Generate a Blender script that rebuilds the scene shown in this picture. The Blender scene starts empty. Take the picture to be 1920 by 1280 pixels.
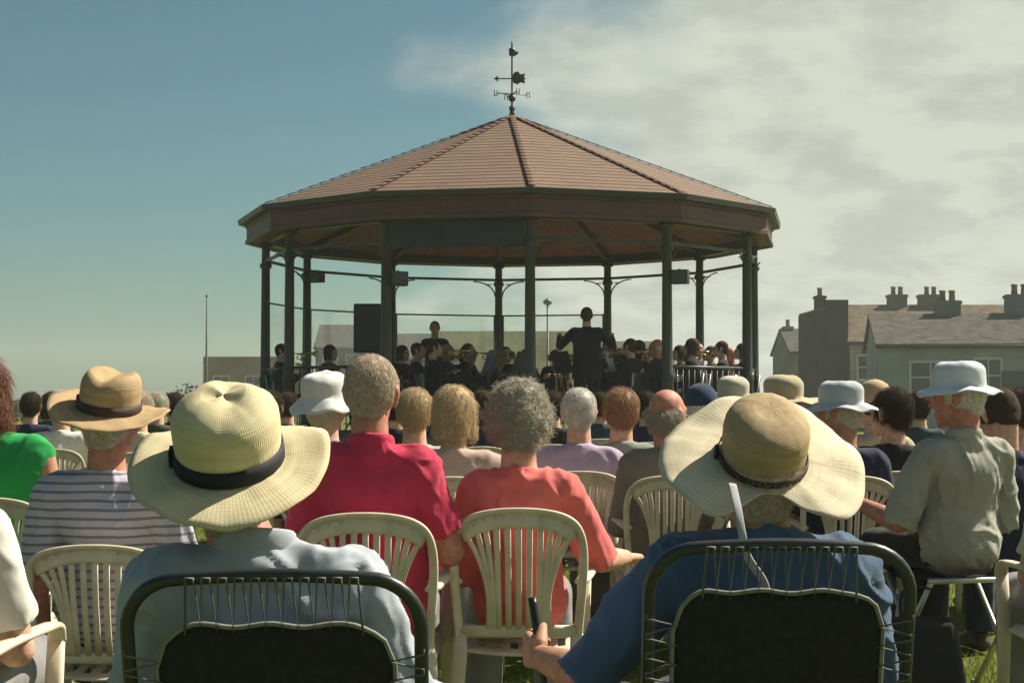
import bpy, bmesh, math, random
from mathutils import Vector, Matrix, Euler, noise
random.seed(7)
D = bpy.data
SC = bpy.context.scene
COL = SC.collection
WORK = bpy.data.scenes.new('work')   # a small side scene in which shapes are blended; removed at the end
PI = math.pi
V = Vector
F_PX, HOR, CAM_Z = 3000.0, 745.0, 1.15


def at(px, py, d):
    return V(((px - 960.0) / F_PX * d, d, CAM_Z + (HOR - py) / F_PX * d))


# ------------------------------------------------------------------ materials
MATS = {}


def nd(nt, t, **kw):
    n = nt.nodes.new(t)
    for k, v in kw.items():
        setattr(n, k, v)
    return n


def new_mat(name):
    m = D.materials.new(name)
    m.use_nodes = True
    nt = m.node_tree
    return m, nt, nt.nodes['Principled BSDF'], nt.nodes['Material Output']


def ramp_mix(nt, fac, c1, c2):
    mx = nd(nt, 'ShaderNodeMix', data_type='RGBA')
    nt.links.new(fac, mx.inputs[0])
    mx.inputs[6].default_value = (*c1, 1)
    mx.inputs[7].default_value = (*c2, 1)
    return mx.outputs[2]


def mat(name, col, rough=0.7, var=0.18, nscale=14.0, bump=0.15, bscale=90.0, spec=0.3, metal=0.0, sheen=0.0, transl=0.0, bdist=0.004):
    """One procedural surface: colour varied by noise, bumped by finer noise."""
    key = name
    if key in MATS:
        return MATS[key]
    m, nt, p, out = new_mat(name)
    tc = nd(nt, 'ShaderNodeTexCoord')
    n1 = nd(nt, 'ShaderNodeTexNoise')
    n1.inputs['Scale'].default_value = nscale
    n1.inputs['Detail'].default_value = 5
    nt.links.new(tc.outputs['Object'], n1.inputs['Vector'])
    mr = nd(nt, 'ShaderNodeMapRange')
    mr.inputs[1].default_value = 0.3
    mr.inputs[2].default_value = 0.7
    nt.links.new(n1.outputs['Fac'], mr.inputs[0])
    lo = tuple(c * (1 - var) for c in col)
    hi = tuple(min(0.9, c * (1 + var)) for c in col)
    c = ramp_mix(nt, mr.outputs[0], lo, hi)
    nt.links.new(c, p.inputs['Base Color'])
    p.inputs['Roughness'].default_value = rough
    p.inputs['Specular IOR Level'].default_value = spec
    p.inputs['Metallic'].default_value = metal
    if sheen:
        p.inputs['Sheen Weight'].default_value = sheen
    if bump:
        n2 = nd(nt, 'ShaderNodeTexNoise')
        n2.inputs['Scale'].default_value = bscale
        n2.inputs['Detail'].default_value = 4
        nt.links.new(tc.outputs['Object'], n2.inputs['Vector'])
        b = nd(nt, 'ShaderNodeBump')
        b.inputs['Strength'].default_value = bump
        b.inputs['Distance'].default_value = bdist
        nt.links.new(n2.outputs['Fac'], b.inputs['Height'])
        nt.links.new(b.outputs[0], p.inputs['Normal'])
    if transl:
        t = nd(nt, 'ShaderNodeBsdfTranslucent')
        nt.links.new(c, t.inputs['Color'])
        ms = nd(nt, 'ShaderNodeMixShader')
        ms.inputs[0].default_value = transl
        nt.links.new(p.outputs[0], ms.inputs[1])
        nt.links.new(t.outputs[0], ms.inputs[2])
        nt.links.new(ms.outputs[0], out.inputs['Surface'])
    MATS[key] = m
    return m


def cloth(name, col, var=0.12, transl=0.08, crease=.85):
    """Woven fabric: thread bump plus creases that sit at the scale of a garment."""
    if name in MATS:
        return MATS[name]
    m = mat(name, col, rough=0.9, var=var * 1.5, nscale=5, bump=0.35, bscale=420, spec=0.15, sheen=0.12, transl=transl, bdist=0.002)
    nt = m.node_tree
    p = nt.nodes['Principled BSDF']
    fine = next(n for n in nt.nodes if n.type == 'BUMP')
    tc = next(n for n in nt.nodes if n.type == 'TEX_COORD')
    nz = nd(nt, 'ShaderNodeTexNoise', noise_type='RIDGED_MULTIFRACTAL')
    nz.inputs['Scale'].default_value = 4.2
    nz.inputs['Detail'].default_value = 2.5
    nz.inputs['Distortion'].default_value = .8
    mp = nd(nt, 'ShaderNodeMapping')
    mp.inputs['Rotation'].default_value = (.3, .5, .4)
    mp.inputs['Scale'].default_value = (1.5, 1.0, .8)
    nt.links.new(tc.outputs['Object'], mp.inputs['Vector'])
    nt.links.new(mp.outputs[0], nz.inputs['Vector'])
    b = nd(nt, 'ShaderNodeBump')
    b.inputs['Strength'].default_value = crease
    b.inputs['Distance'].default_value = .022
    nt.links.new(nz.outputs[0], b.inputs['Height'])
    nt.links.new(fine.outputs[0], b.inputs['Normal'])
    for l in list(p.inputs['Normal'].links):
        nt.links.remove(l)
    nt.links.new(b.outputs[0], p.inputs['Normal'])
    return m


def straw(name, col, deep, transl=0.12):
    """Woven straw: two crossed wave bumps on the hat's own UV grid."""
    m, nt, p, out = new_mat(name)
    uv = nd(nt, 'ShaderNodeUVMap')
    w1 = nd(nt, 'ShaderNodeTexWave', bands_direction='X')
    w1.inputs['Scale'].default_value = 66
    w1.inputs['Distortion'].default_value = 3.5
    w1.inputs['Detail Scale'].default_value = 3
    w2 = nd(nt, 'ShaderNodeTexWave', bands_direction='Y')
    w2.inputs['Scale'].default_value = 9
    w2.inputs['Distortion'].default_value = 1.6
    nz = nd(nt, 'ShaderNodeTexNoise')
    nz.inputs['Scale'].default_value = 9
    nz.inputs['Detail'].default_value = 8
    nz.inputs['Roughness'].default_value = 0.7
    for n in (w1, w2, nz):
        nt.links.new(uv.outputs[0], n.inputs['Vector'])
    mul = nd(nt, 'ShaderNodeMath', operation='MULTIPLY')
    nt.links.new(w1.outputs['Fac'], mul.inputs[0])
    nt.links.new(w2.outputs['Fac'], mul.inputs[1])
    add = nd(nt, 'ShaderNodeMath', operation='MULTIPLY_ADD')
    nt.links.new(mul.outputs[0], add.inputs[0])
    add.inputs[1].default_value = 0.38
    nt.links.new(nz.outputs['Fac'], add.inputs[2])
    mr = nd(nt, 'ShaderNodeMapRange')
    mr.inputs[1].default_value = 0.35
    mr.inputs[2].default_value = 1.0
    nt.links.new(add.outputs[0], mr.inputs[0])
    c = ramp_mix(nt, mr.outputs[0], deep, col)
    nt.links.new(c, p.inputs['Base Color'])
    p.inputs['Roughness'].default_value = 0.75
    p.inputs['Specular IOR Level'].default_value = 0.25
    b = nd(nt, 'ShaderNodeBump')
    b.inputs['Strength'].default_value = 0.38
    b.inputs['Distance'].default_value = 0.002
    nt.links.new(mul.outputs[0], b.inputs['Height'])
    nt.links.new(b.outputs[0], p.inputs['Normal'])
    t = nd(nt, 'ShaderNodeBsdfTranslucent')
    t.inputs['Color'].default_value = (deep[0] * 1.3, deep[1] * 1.05, deep[2] * 0.7, 1)
    ms = nd(nt, 'ShaderNodeMixShader')
    ms.inputs[0].default_value = transl
    nt.links.new(p.outputs[0], ms.inputs[1])
    nt.links.new(t.outputs[0], ms.inputs[2])
    nt.links.new(ms.outputs[0], out.inputs['Surface'])
    return m


def striped(name, base, stripe, pitch):
    """Horizontal knitted stripes in the garment's own height."""
    m, nt, p, out = new_mat(name)
    tc = nd(nt, 'ShaderNodeTexCoord')
    sep = nd(nt, 'ShaderNodeSeparateXYZ')
    nt.links.new(tc.outputs['Object'], sep.inputs[0])
    nz = nd(nt, 'ShaderNodeTexNoise')
    nz.inputs['Scale'].default_value = 6
    nt.links.new(tc.outputs['Object'], nz.inputs['Vector'])
    ma = nd(nt, 'ShaderNodeMath', operation='MULTIPLY_ADD')
    nt.links.new(nz.outputs['Fac'], ma.inputs[0])
    ma.inputs[1].default_value = 0.012
    nt.links.new(sep.outputs[2], ma.inputs[2])
    dv = nd(nt, 'ShaderNodeMath', operation='DIVIDE')
    nt.links.new(ma.outputs[0], dv.inputs[0])
    dv.inputs[1].default_value = pitch
    fr = nd(nt, 'ShaderNodeMath', operation='FRACT')
    nt.links.new(dv.outputs[0], fr.inputs[0])
    gt = nd(nt, 'ShaderNodeMath', operation='GREATER_THAN')
    nt.links.new(fr.outputs[0], gt.inputs[0])
    gt.inputs[1].default_value = 0.68
    c = ramp_mix(nt, gt.outputs[0], base, stripe)
    nt.links.new(c, p.inputs['Base Color'])
    p.inputs['Roughness'].default_value = 0.9
    p.inputs['Specular IOR Level'].default_value = 0.15
    return m


# ------------------------------------------------------------------ mesh tools
def obj(name, me, m=None, parent=None, smooth=True):
    if isinstance(me, bmesh.types.BMesh):
        b = me
        me = D.meshes.new(name)
        b.to_mesh(me)
        b.free()
    o = D.objects.new(name, me)
    if m is not None:
        for q in (m if isinstance(m, (list, tuple)) else [m]):
            me.materials.append(q)
    if smooth:
        me.polygons.foreach_set('use_smooth', [True] * len(me.polygons))
    COL.objects.link(o)
    if parent is not None:
        o.parent = parent
    return o


def tag(o, label=None, cat=None, group=None, kind=None):
    if label:
        o['label'] = label
    if cat:
        o['category'] = cat
    if group:
        o['group'] = group
    if kind:
        o['kind'] = kind
    return o


def thing(name, label, cat, loc=(0, 0, 0), rz=0.0, group=None):
    o = D.objects.new(name, None)
    o.empty_display_size = 0.1
    COL.objects.link(o)
    o.location = loc
    o.rotation_euler = (0, 0, rz)
    return tag(o, label, cat, group)


def dup(root, loc, rz, label, group=None):
    r = root.copy()
    COL.objects.link(r)
    r.location = loc
    r.rotation_euler = (0, 0, rz)
    r['label'] = label
    if group:
        r['group'] = group
    for ch in [o for o in D.objects if o.parent == root]:
        c = ch.copy()
        COL.objects.link(c)
        c.parent = r
        for g in [o for o in D.objects if o.parent == ch]:
            e = g.copy()
            COL.objects.link(e)
            e.parent = c
    return r


_t = bmesh.new()
bmesh.ops.create_icosphere(_t, subdivisions=3, radius=1)
ICO = [v.co.copy() for v in _t.verts]
_t.free()


def sph(c, r, R=None):
    c = V(c)
    if not isinstance(r, (tuple, list)):
        r = (r, r, r)
    out = []
    for p in ICO:
        q = V((p.x * r[0], p.y * r[1], p.z * r[2]))
        if R is not None:
            q = R @ q
        out.append(c + q)
    return out


def disc(c, n, r, k=24):
    c, n = V(c), V(n).normalized()
    a = n.orthogonal().normalized()
    b = n.cross(a)
    return [c + a * (r * math.cos(2 * PI * i / k)) + b * (r * math.sin(2 * PI * i / k)) for i in range(k)]


def hull(bm, *clouds):
    t = bmesh.new()
    for c in clouds:
        for p in c:
            t.verts.new(p)
    r = bmesh.ops.convex_hull(t, input=t.verts[:])
    dead = {g for g in r['geom_interior'] + r['geom_unused'] if isinstance(g, bmesh.types.BMVert)}
    dead |= {v for v in t.verts if not v.link_faces}
    bmesh.ops.delete(t, geom=list(dead), context='VERTS')
    me = D.meshes.new('tmp')
    t.to_mesh(me)
    t.free()
    bm.from_mesh(me)
    D.meshes.remove(me)


def tap(bm, p0, r0, p1, r1):
    hull(bm, sph(p0, r0), sph(p1, r1))


def blend(bm, voxel, iters=4, fac=0.5):
    """Unite overlapping closed shapes into one continuous smoothed surface."""
    me = D.meshes.new('tmp')
    bm.to_mesh(me)
    bm.free()
    o = D.objects.new('tmp', me)
    WORK.collection.objects.link(o)
    r = o.modifiers.new('r', 'REMESH')
    r.mode = 'VOXEL'
    r.voxel_size = voxel
    s = o.modifiers.new('s', 'SMOOTH')
    s.factor = fac
    s.iterations = iters
    WORK.view_layers[0].update()
    dg = WORK.view_layers[0].depsgraph
    dg.update()
    res = D.meshes.new_from_object(o.evaluated_get(dg))
    D.objects.remove(o)
    D.meshes.remove(me)
    return res


def box(bm, c, s, R=None):
    r = bmesh.ops.create_cube(bm, size=1)
    M = Matrix.Translation(V(c)) @ (R.to_4x4() if R is not None else Matrix()) @ Matrix.Diagonal((*s, 1))
    bmesh.ops.transform(bm, matrix=M, verts=r['verts'])
    return r['verts']


def bev(bm, w=0.005, seg=2):
    bmesh.ops.bevel(bm, geom=bm.edges[:], offset=w, segments=seg, affect='EDGES', profile=0.6)


def sweep(bm, pts, ra, rb=None, n=10, up=None, close=False, power=1.0):
    """Tube (ra = rb) or flattened bar along pts; ra and rb may be lists."""
    pts = [V(p) for p in pts]
    N = len(pts)
    rb = ra if rb is None else rb
    ga = (lambda i: ra[i]) if isinstance(ra, (list, tuple)) else (lambda i: ra)
    gb = (lambda i: rb[i]) if isinstance(rb, (list, tuple)) else (lambda i: rb)
    rings = []
    prev = None
    for i in range(N):
        if close:
            t = pts[(i + 1) % N] - pts[i - 1]
        else:
            t = pts[min(i + 1, N - 1)] - pts[max(i - 1, 0)]
        t.normalize()
        if up is not None:
            a = V(up) - t * V(up).dot(t)
            if a.length < 1e-4:
                a = t.orthogonal()
        elif prev is None:
            a = t.orthogonal()
        else:
            a = prev - t * prev.dot(t)
        a.normalize()
        prev = a
        b = t.cross(a)
        ring = []
        for k in range(n):
            w = 2 * PI * k / n
            ca, sa = math.cos(w), math.sin(w)
            if power != 1.0:
                ca = math.copysign(abs(ca) ** power, ca)
                sa = math.copysign(abs(sa) ** power, sa)
            ring.append(bm.verts.new(pts[i] + a * (ca * ga(i)) + b * (sa * gb(i))))
        rings.append(ring)
    for i in range(N if close else N - 1):
        r0, r1 = rings[i], rings[(i + 1) % N]
        for k in range(n):
            bm.faces.new((r0[k], r0[(k + 1) % n], r1[(k + 1) % n], r1[k]))
    if not close:
        bm.faces.new(rings[0][::-1])
        bm.faces.new(rings[-1])


def smooth_path(pts, sub=6):
    """Catmull-Rom through pts."""
    P = [V(p) for p in pts]
    P = [P[0] * 2 - P[1]] + P + [P[-1] * 2 - P[-2]]
    out = []
    for i in range(1, len(P) - 2):
        for k in range(sub):
            t = k / sub
            a, b, c, d = P[i - 1], P[i], P[i + 1], P[i + 2]
            out.append(0.5 * ((2 * b) + (c - a) * t + (2 * a - 5 * b + 4 * c - d) * t * t + (3 * b - a - 3 * c + d) * t ** 3))
    out.append(P[-2])
    return out


def lathe(bm, prof, n=32, ax=1.0, ay=1.0, c=(0, 0, 0), capb=True, capt=True):
    c = V(c)
    rings = []
    for r, z in prof:
        rings.append([bm.verts.new(c + V((r * ax * math.cos(2 * PI * k / n), r * ay * math.sin(2 * PI * k / n), z))) for k in range(n)])
    for i in range(len(rings) - 1):
        for k in range(n):
            bm.faces.new((rings[i][k], rings[i][(k + 1) % n], rings[i + 1][(k + 1) % n], rings[i + 1][k]))
    if capb:
        bm.faces.new(rings[0][::-1])
    if capt:
        bm.faces.new(rings[-1])


def ripple(me, amp, fx, fz, seed=0.0, fine=0.0, lo=None):
    """Cloth folds pushed along the normals: broad drape, sharp creases, small crumple."""
    off = V((seed * 3.1, seed * 1.7, seed * 2.3))
    nrm = [v.normal.copy() for v in me.vertices]
    nz = noise.noise
    for v, nn in zip(me.vertices, nrm):
        p = v.co
        q = V((p.x * fx, p.y * fx, p.z * fz)) + off
        wq = V((nz(q * .7), nz(q * .7 + V((9, 2, 4))), nz(q * .7 + V((3, 8, 1))))) * .9
        f = nz(q)
        diag = V((p.x * fx * 0.9 + p.z * fz * 1.1, p.y * fx * .6, p.z * fz * .8 - p.x * fx * 0.6)) + off * 2 + wq
        f2 = 1 - min(1, abs(nz(diag)) * 3.2)
        f3 = 1 - min(1, abs(nz(diag * 2.1 + V((5, 1, 2)))) * 3.0)
        d = amp * (0.7 * f + 0.55 * f2 + .28 * f3 - .25)
        if fine:
            d += fine * nz(p * 45 + off)
        v.co = p + nn * max(d, -.0055)


def strands(me, n, L, r, mode='down', lift=0.35, seed=1, zmin=None):
    """Hair strands grown from the surface of me, added to the same mesh."""
    rnd = random.Random(seed)
    vs = [v.co.copy() for v in me.vertices]
    fs = [tuple(p.vertices) for p in me.polygons]
    polys = list(me.polygons)
    w = [p.area for p in polys]
    for p in rnd.choices(polys, w, k=n):
        co = V((0, 0, 0))
        ws = [rnd.random() for _ in p.vertices]
        s = sum(ws)
        for i, q in zip(p.vertices, ws):
            co += me.vertices[i].co * (q / s)
        nn = p.normal
        down = V((0, 0, -1)) + V((rnd.gauss(0, .35), rnd.gauss(0, .35), rnd.gauss(0, .25)))
        if mode == 'curl':
            down = V((rnd.gauss(0, 1), rnd.gauss(0, 1), rnd.gauss(-.2, 1)))
        if mode == 'back':
            down = V((rnd.gauss(0, .3), -0.8, -0.75 + rnd.gauss(0, .3)))
        tdir = down - nn * down.dot(nn)
        if tdir.length < 1e-3:
            tdir = nn.orthogonal()
        tdir.normalize()
        l = L * rnd.uniform(.6, 1.25)
        side = nn.cross(tdir)
        seg = 4
        pts = []
        pos = co - nn * r
        dirv = (tdir + nn * lift).normalized()
        bend = rnd.gauss(0, .5 if mode != 'curl' else 1.6)
        for k in range(seg + 1):
            pts.append(pos.copy())
            pos = pos + dirv * (l / seg)
            dirv = (dirv + side * (bend * .35) - nn * (lift * .42) + V((0, 0, -.06))).normalized()
        base = len(vs)
        for k, q in enumerate(pts):
            rr = r * (1 - .75 * k / seg)
            vs.append(q + side * rr)
            vs.append(q - side * rr)
            vs.append(q + nn * rr * .9)
        for k in range(seg):
            a = base + 3 * k
            for j in range(3):
                fs.append((a + j, a + (j + 1) % 3, a + 3 + (j + 1) % 3, a + 3 + j))
    m2 = D.meshes.new('hair')
    m2.from_pydata([tuple(v) for v in vs], [], fs)
    D.meshes.remove(me)
    return m2


# ------------------------------------------------------------------ hats
def hat_mesh(prof, ax, ay, n=96, rmod=None, zmod=None, thick=0.0028, useam=1.0, crown_rings=0):
    """Oval lathe with UVs. prof: (r, z, tag) from the crown's top to the brim's edge."""
    bm = bmesh.new()
    uvl = bm.loops.layers.uv.new('UVMap')
    rings, arc = [], [0.0]
    for i, (r, z) in enumerate(prof):
        ring = []
        for k in range(n):
            ph = 2 * PI * k / n
            rr = rmod(r, ph, i) if rmod else r
            x, y = rr * ax * math.cos(ph), rr * ay * math.sin(ph)
            zz = zmod(x, y, z, ph, rr, i) if zmod else z
            dn = noise.noise(V((x * 17, y * 17, z * 17 + ax * 50)))
            zz += .0042 * dn * min(1.5, rr) + .0016 * noise.noise(V((x * 60, y * 60, z * 40)))
            x *= 1 + .020 * noise.noise(V((math.cos(ph) * 2.2, math.sin(ph) * 2.2, z * 20 + 3)))
            y *= 1 + .020 * noise.noise(V((math.cos(ph) * 2.2 + 5, math.sin(ph) * 2.2, z * 20 + 3)))
            ring.append(bm.verts.new((x, y, zz)))
        rings.append(ring)
        if i:
            arc.append(arc[-1] + math.hypot(prof[i][0] - prof[i - 1][0], prof[i][1] - prof[i - 1][1]))
    for i in range(len(rings) - 1):
        for k in range(n):
            k2 = (k + 1) % n
            f = bm.faces.new((rings[i][k], rings[i + 1][k], rings[i + 1][k2], rings[i][k2]))
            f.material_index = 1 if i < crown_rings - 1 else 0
            uu = [k / n, k / n, (k + 1) / n, (k + 1) / n]
            vv = [arc[i], arc[i + 1], arc[i + 1], arc[i]]
            for lp, a, b in zip(f.loops, uu, vv):
                lp[uvl].uv = (a * 0.62 * useam, b)
    f = bm.faces.new(rings[0])
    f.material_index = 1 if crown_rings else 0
    for lp in f.loops:
        lp[uvl].uv = (lp.vert.co.x, lp.vert.co.y)
    bmesh.ops.recalc_face_normals(bm, faces=bm.faces[:])
    if thick:
        geom = bmesh.ops.solidify(bm, geom=bm.faces[:], thickness=thick)
    me = D.meshes.new('hat')
    bm.to_mesh(me)
    bm.free()
    return me


def crown_prof(r, h, top=0.6, bul=0.0, k=9):
    """Crown from its flat top to its base (z = 0)."""
    out = [(0.012, h), (r * top * .5, h + .001), (r * top * .8, h)]
    for i in range(k + 1):
        t = i / k
        a = t * PI / 2
        rr = r * (top * .85 + (1 - top * .85) * math.sin(min(1, t * 1.9) * PI / 2))
        zz = h - (h * (t ** 1.35))
        out.append((rr + bul * math.sin(t * PI), zz))
    return out


def fedora():
    pr = crown_prof(1.0, .136, .52, .03)
    nb = len(pr)
    for t in (.1, .25, .4, .55, .7, .85, 1.0):
        pr.append((1.0 + .92 * t, .002 - .010 * t * t))

    def zm(x, y, z, ph, rr, i):
        if i < nb:
            k = max(0, (z - .055) / .087)
            dent = .011 * math.exp(-(x / .036) ** 2) * (1.1 - .5 * (y / .1)) * k
            side = .008 * math.exp(-((abs(x) - .055) / .022) ** 2 - ((y - .05) / .035) ** 2) * k
            return z - dent - side + .004 * math.sin(3 * ph + 1) * k
        t = (rr - 1.0) / .92
        return z + t * (.014 * math.cos(2 * ph) + .006 * math.sin(3 * ph + .8) + .005 * math.sin(5 * ph))
    return hat_mesh(pr, .0905, .104, zmod=zm)


def split_brim():
    pr = crown_prof(1.0, .116, .50, .035)
    nb = len(pr)
    for t in (.08, .2, .33, .46, .6, .73, .87, 1.0):
        pr.append((1.0 + 1.48 * t, .0))

    def rm(r, ph, i):
        if i < nb:
            return r
        a = abs((ph - (1.5 * PI + .16) + PI) % (2 * PI) - PI)
        s = min(1, max(0, (a - .12) / .70))
        s = s * s * (3 - 2 * s)
        return 1.0 + (r - 1.0) * (.10 + .90 * s)

    def zm(x, y, z, ph, rr, i):
        if i < nb:
            k = max(0, (z - .05) / .07)
            return z - .010 * k * k * (rr < .5) * 0 - .006 * math.exp(-((x - .01) / .05) ** 2 - ((y + .03) / .06) ** 2) * k
        t = (rr - 1.0) / 1.48
        return z - .022 * t * t * abs(math.cos(ph)) + t * (.007 * math.sin(3 * ph + 2.2) + .010 * math.sin(2 * ph + .4) + .006 * math.sin(7 * ph))
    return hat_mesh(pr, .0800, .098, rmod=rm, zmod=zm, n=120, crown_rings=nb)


def boater():
    pr = crown_prof(1.0, .118, .86)
    nb = len(pr)
    for t in (.12, .3, .5, .7, .86, 1.0):
        pr.append((1.0 + .98 * t, -.004 * t))

    def zm(x, y, z, ph, rr, i):
        if i < nb:
            k = max(0, (z - .05) / .07)
            return z - .022 * math.exp(-(x / .035) ** 2) * k
        t = (rr - 1.0) / .98
        return z + t * (.020 * math.cos(2 * ph) - .004 * math.sin(ph) + .005 * math.sin(3 * ph))
    return hat_mesh(pr, .088, .102, zmod=zm)


def bucket(r=1.0, brim=.55, drop=.05, h=.085):
    pr = crown_prof(1.0, h, .72)
    for t in (.15, .35, .55, .75, 1.0):
        pr.append((1.0 + brim * t, -drop * t))
    nb = len(pr) - 5

    def zm(x, y, z, ph, rr, i):
        w = .004 * math.sin(4 * ph) + .003 * math.sin(7 * ph + 1)
        return z + (w * (rr if i >= nb else .4))
    return hat_mesh(pr, .088 * r, .102 * r, zmod=zm, n=64)


def sunhat(brim=.95):
    pr = crown_prof(1.0, .10, .66, .02)
    nb = len(pr)
    for t in (.15, .35, .55, .75, 1.0):
        pr.append((1.0 + brim * t, -.02 * t))

    def zm(x, y, z, ph, rr, i):
        return z + ((rr - 1) * (.014 * math.sin(3 * ph) + .008 * math.sin(5 * ph + 1)) if i >= nb else 0)
    return hat_mesh(pr, .088, .102, zmod=zm, n=64)


def cap_mesh():
    bm = bmesh.new()
    hull(bm, sph((0, -.004, .01), (.086, .101, .092)), disc((0, -.002, -.022), (0, 0, 1), .084))
    me0 = D.meshes.new('tmp')
    bm.to_mesh(me0)
    bm.free()
    bm = bmesh.new()
    bm.from_mesh(me0)
    D.meshes.remove(me0)
    # visor: curved sheet in front
    n, k = 17, 6
    up, dn = [], []
    for j in range(k):
        t = j / (k - 1)
        ru, rd = [], []
        for i in range(n):
            a = (i / (n - 1) - .5) * 2.3
            L = .085 * (math.cos(a * .72)) * t
            x = math.sin(a) * (.084 + L * .35)
            y = math.cos(a) * (.097 + L) - .002
            z = -.012 - .010 * t - .018 * (x / .08) ** 2
            ru.append(bm.verts.new((x, y, z)))
            rd.append(bm.verts.new((x, y, z - .004)))
        up.append(ru)
        dn.append(rd)
    for j in range(k - 1):
        for i in range(n - 1):
            bm.faces.new((up[j][i], up[j][i + 1], up[j + 1][i + 1], up[j + 1][i]))
            bm.faces.new((dn[j][i], dn[j + 1][i], dn[j + 1][i + 1], dn[j][i + 1]))
    for i in range(n - 1):
        bm.faces.new((up[-1][i], up[-1][i + 1], dn[-1][i + 1], dn[-1][i]))
    lathe(bm, [(.004, .101), (.009, .1035), (.004, .107)], 12)
    bmesh.ops.recalc_face_normals(bm, faces=bm.faces[:])
    me = D.meshes.new('cap')
    bm.to_mesh(me)
    bm.free()
    return me


def band_mesh(ax, ay, h, r=1.065, wav=0.0):
    bm = bmesh.new()
    lathe(bm, [(r * .985, .003), (r, .004), (r * .998, h * .5), (r * .985, h), (r * .965, h)], 72, ax, ay, capb=False, capt=False)
    # flat bow at the wearer's left
    box(bm, (-ax * r - .002, -.004, h * .5), (.006, .030, h * .86))
    me = D.meshes.new('band')
    bm.to_mesh(me)
    bm.free()
    return me

# ------------------------------------------------------------------ people
def skin_mat(name, col):
    return mat(name, col, rough=0.6, var=0.22, nscale=42, bump=0.3, bscale=170, spec=0.3, transl=0.06, bdist=.003)


SK_TAN = skin_mat('skin_tanned', (.42, .215, .135))
SK_FAIR = skin_mat('skin_fair', (.55, .33, .24))
SK_RED = skin_mat('skin_ruddy', (.46, .20, .14))
EYE = mat('eye', (.03, .025, .02), rough=.15, var=0, bump=0)
LIP = skin_mat('lips', (.40, .15, .12))
SHOE = mat('shoe_leather', (.05, .042, .036), rough=.5)


JOINTS = {}


def hand_cloud(bm, M, sgn, grip=1.0):
    """Palm, four curled fingers of unequal length and a thumb. Fingers run along +Y."""
    def P(x, y, z):
        return M @ V((x * sgn, y, z))
    R3 = M.to_3x3()
    hull(bm, sph(P(0, .0, 0), (.024, .02, .018), R3), sph(P(-.027, .078, 0), .012), sph(P(.027, .082, 0), .0125), sph(P(.0, .05, -.006), .018))
    for x, L, r, c in ((-.030, .058, .0075, .62), (-.011, .072, .0085, .5), (.009, .077, .0088, .45), (.029, .068, .0085, .38)):
        a = V((x, .083, 0))
        for k, (fl, rr) in enumerate(((.46, r), (.31, r * .93), (.25, r * .85))):
            ang = c * grip * (k + .6)
            b = a + V((x * .10 * (1 if k == 0 else .3), math.cos(ang), -math.sin(ang))) * (L * fl)
            tap(bm, P(*a), rr, P(*b), rr * .93)
            a = b
    a, b, c2 = (.024, .015, -.004), (.046, .045, -.018), (.050, .072, -.030)
    tap(bm, P(*a), .016, P(*b), .0115)
    tap(bm, P(*b), .0112, P(*c2), .0085)


_HAND = {}


def hand_mesh(vox, grip=1.0):
    if (vox, grip) not in _HAND:
        bm = bmesh.new()
        hand_cloud(bm, Matrix(), 1, grip)
        _HAND[vox, grip] = blend(bm, vox, 3)
    return _HAND[vox, grip]


def hand_matrix(wrist, fwd, palm):
    y = V(fwd).normalized()
    z = -V(palm)
    z = (z - y * z.dot(y)).normalized()
    x = y.cross(z)
    M = Matrix((x, y, z)).transposed().to_4x4()
    return Matrix.Translation(V(wrist)) @ M


def head_shape(bm, H, R, s, female=False):
    def p(x, y, z):
        return H + R @ (V((x, y, z)) * s)

    def e(c, r):
        return sph(p(*c), tuple(q * s for q in r), R)
    hull(bm, e((0, -.014, .032), (.073, .091, .084)), e((0, .02, .02), (.068, .066, .06)))
    hull(bm, e((0, .045, .018), (.058, .046, .05)), e((0, .045, -.062), (.047 if not female else .043, .045, .034)), e((0, .078, -.094), (.020, .016, .014)))
    hull(bm, e((0, .086, .030), (.008, .01, .01)), e((0, .112, -.016), (.012, .011, .010)), e((0, .090, -.020), (.017, .012, .008)))
    for q in (-1, 1):
        hull(bm, e((q * .076, -.012, .004), (.007, .018, .026)), e((q * .083, -.020, .016), (.006, .015, .018)), e((q * .074, -.006, -.026), (.006, .009, .010)))
        hull(bm, e((q * .016, .089, .036), (.010, .008, .006)), e((q * .048, .075, .036), (.010, .010, .006)))
        hull(bm, e((q * .045, .065, -.020), (.018, .018, .014)), e((q * .035, .075, -.030), (.014, .014, .014)))
    hull(bm, e((-.020, .087, -.056), (.006, .008, .005)), e((.020, .087, -.056), (.006, .008, .005)), e((0, .094, -.053), (.012, .008, .007)))


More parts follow.
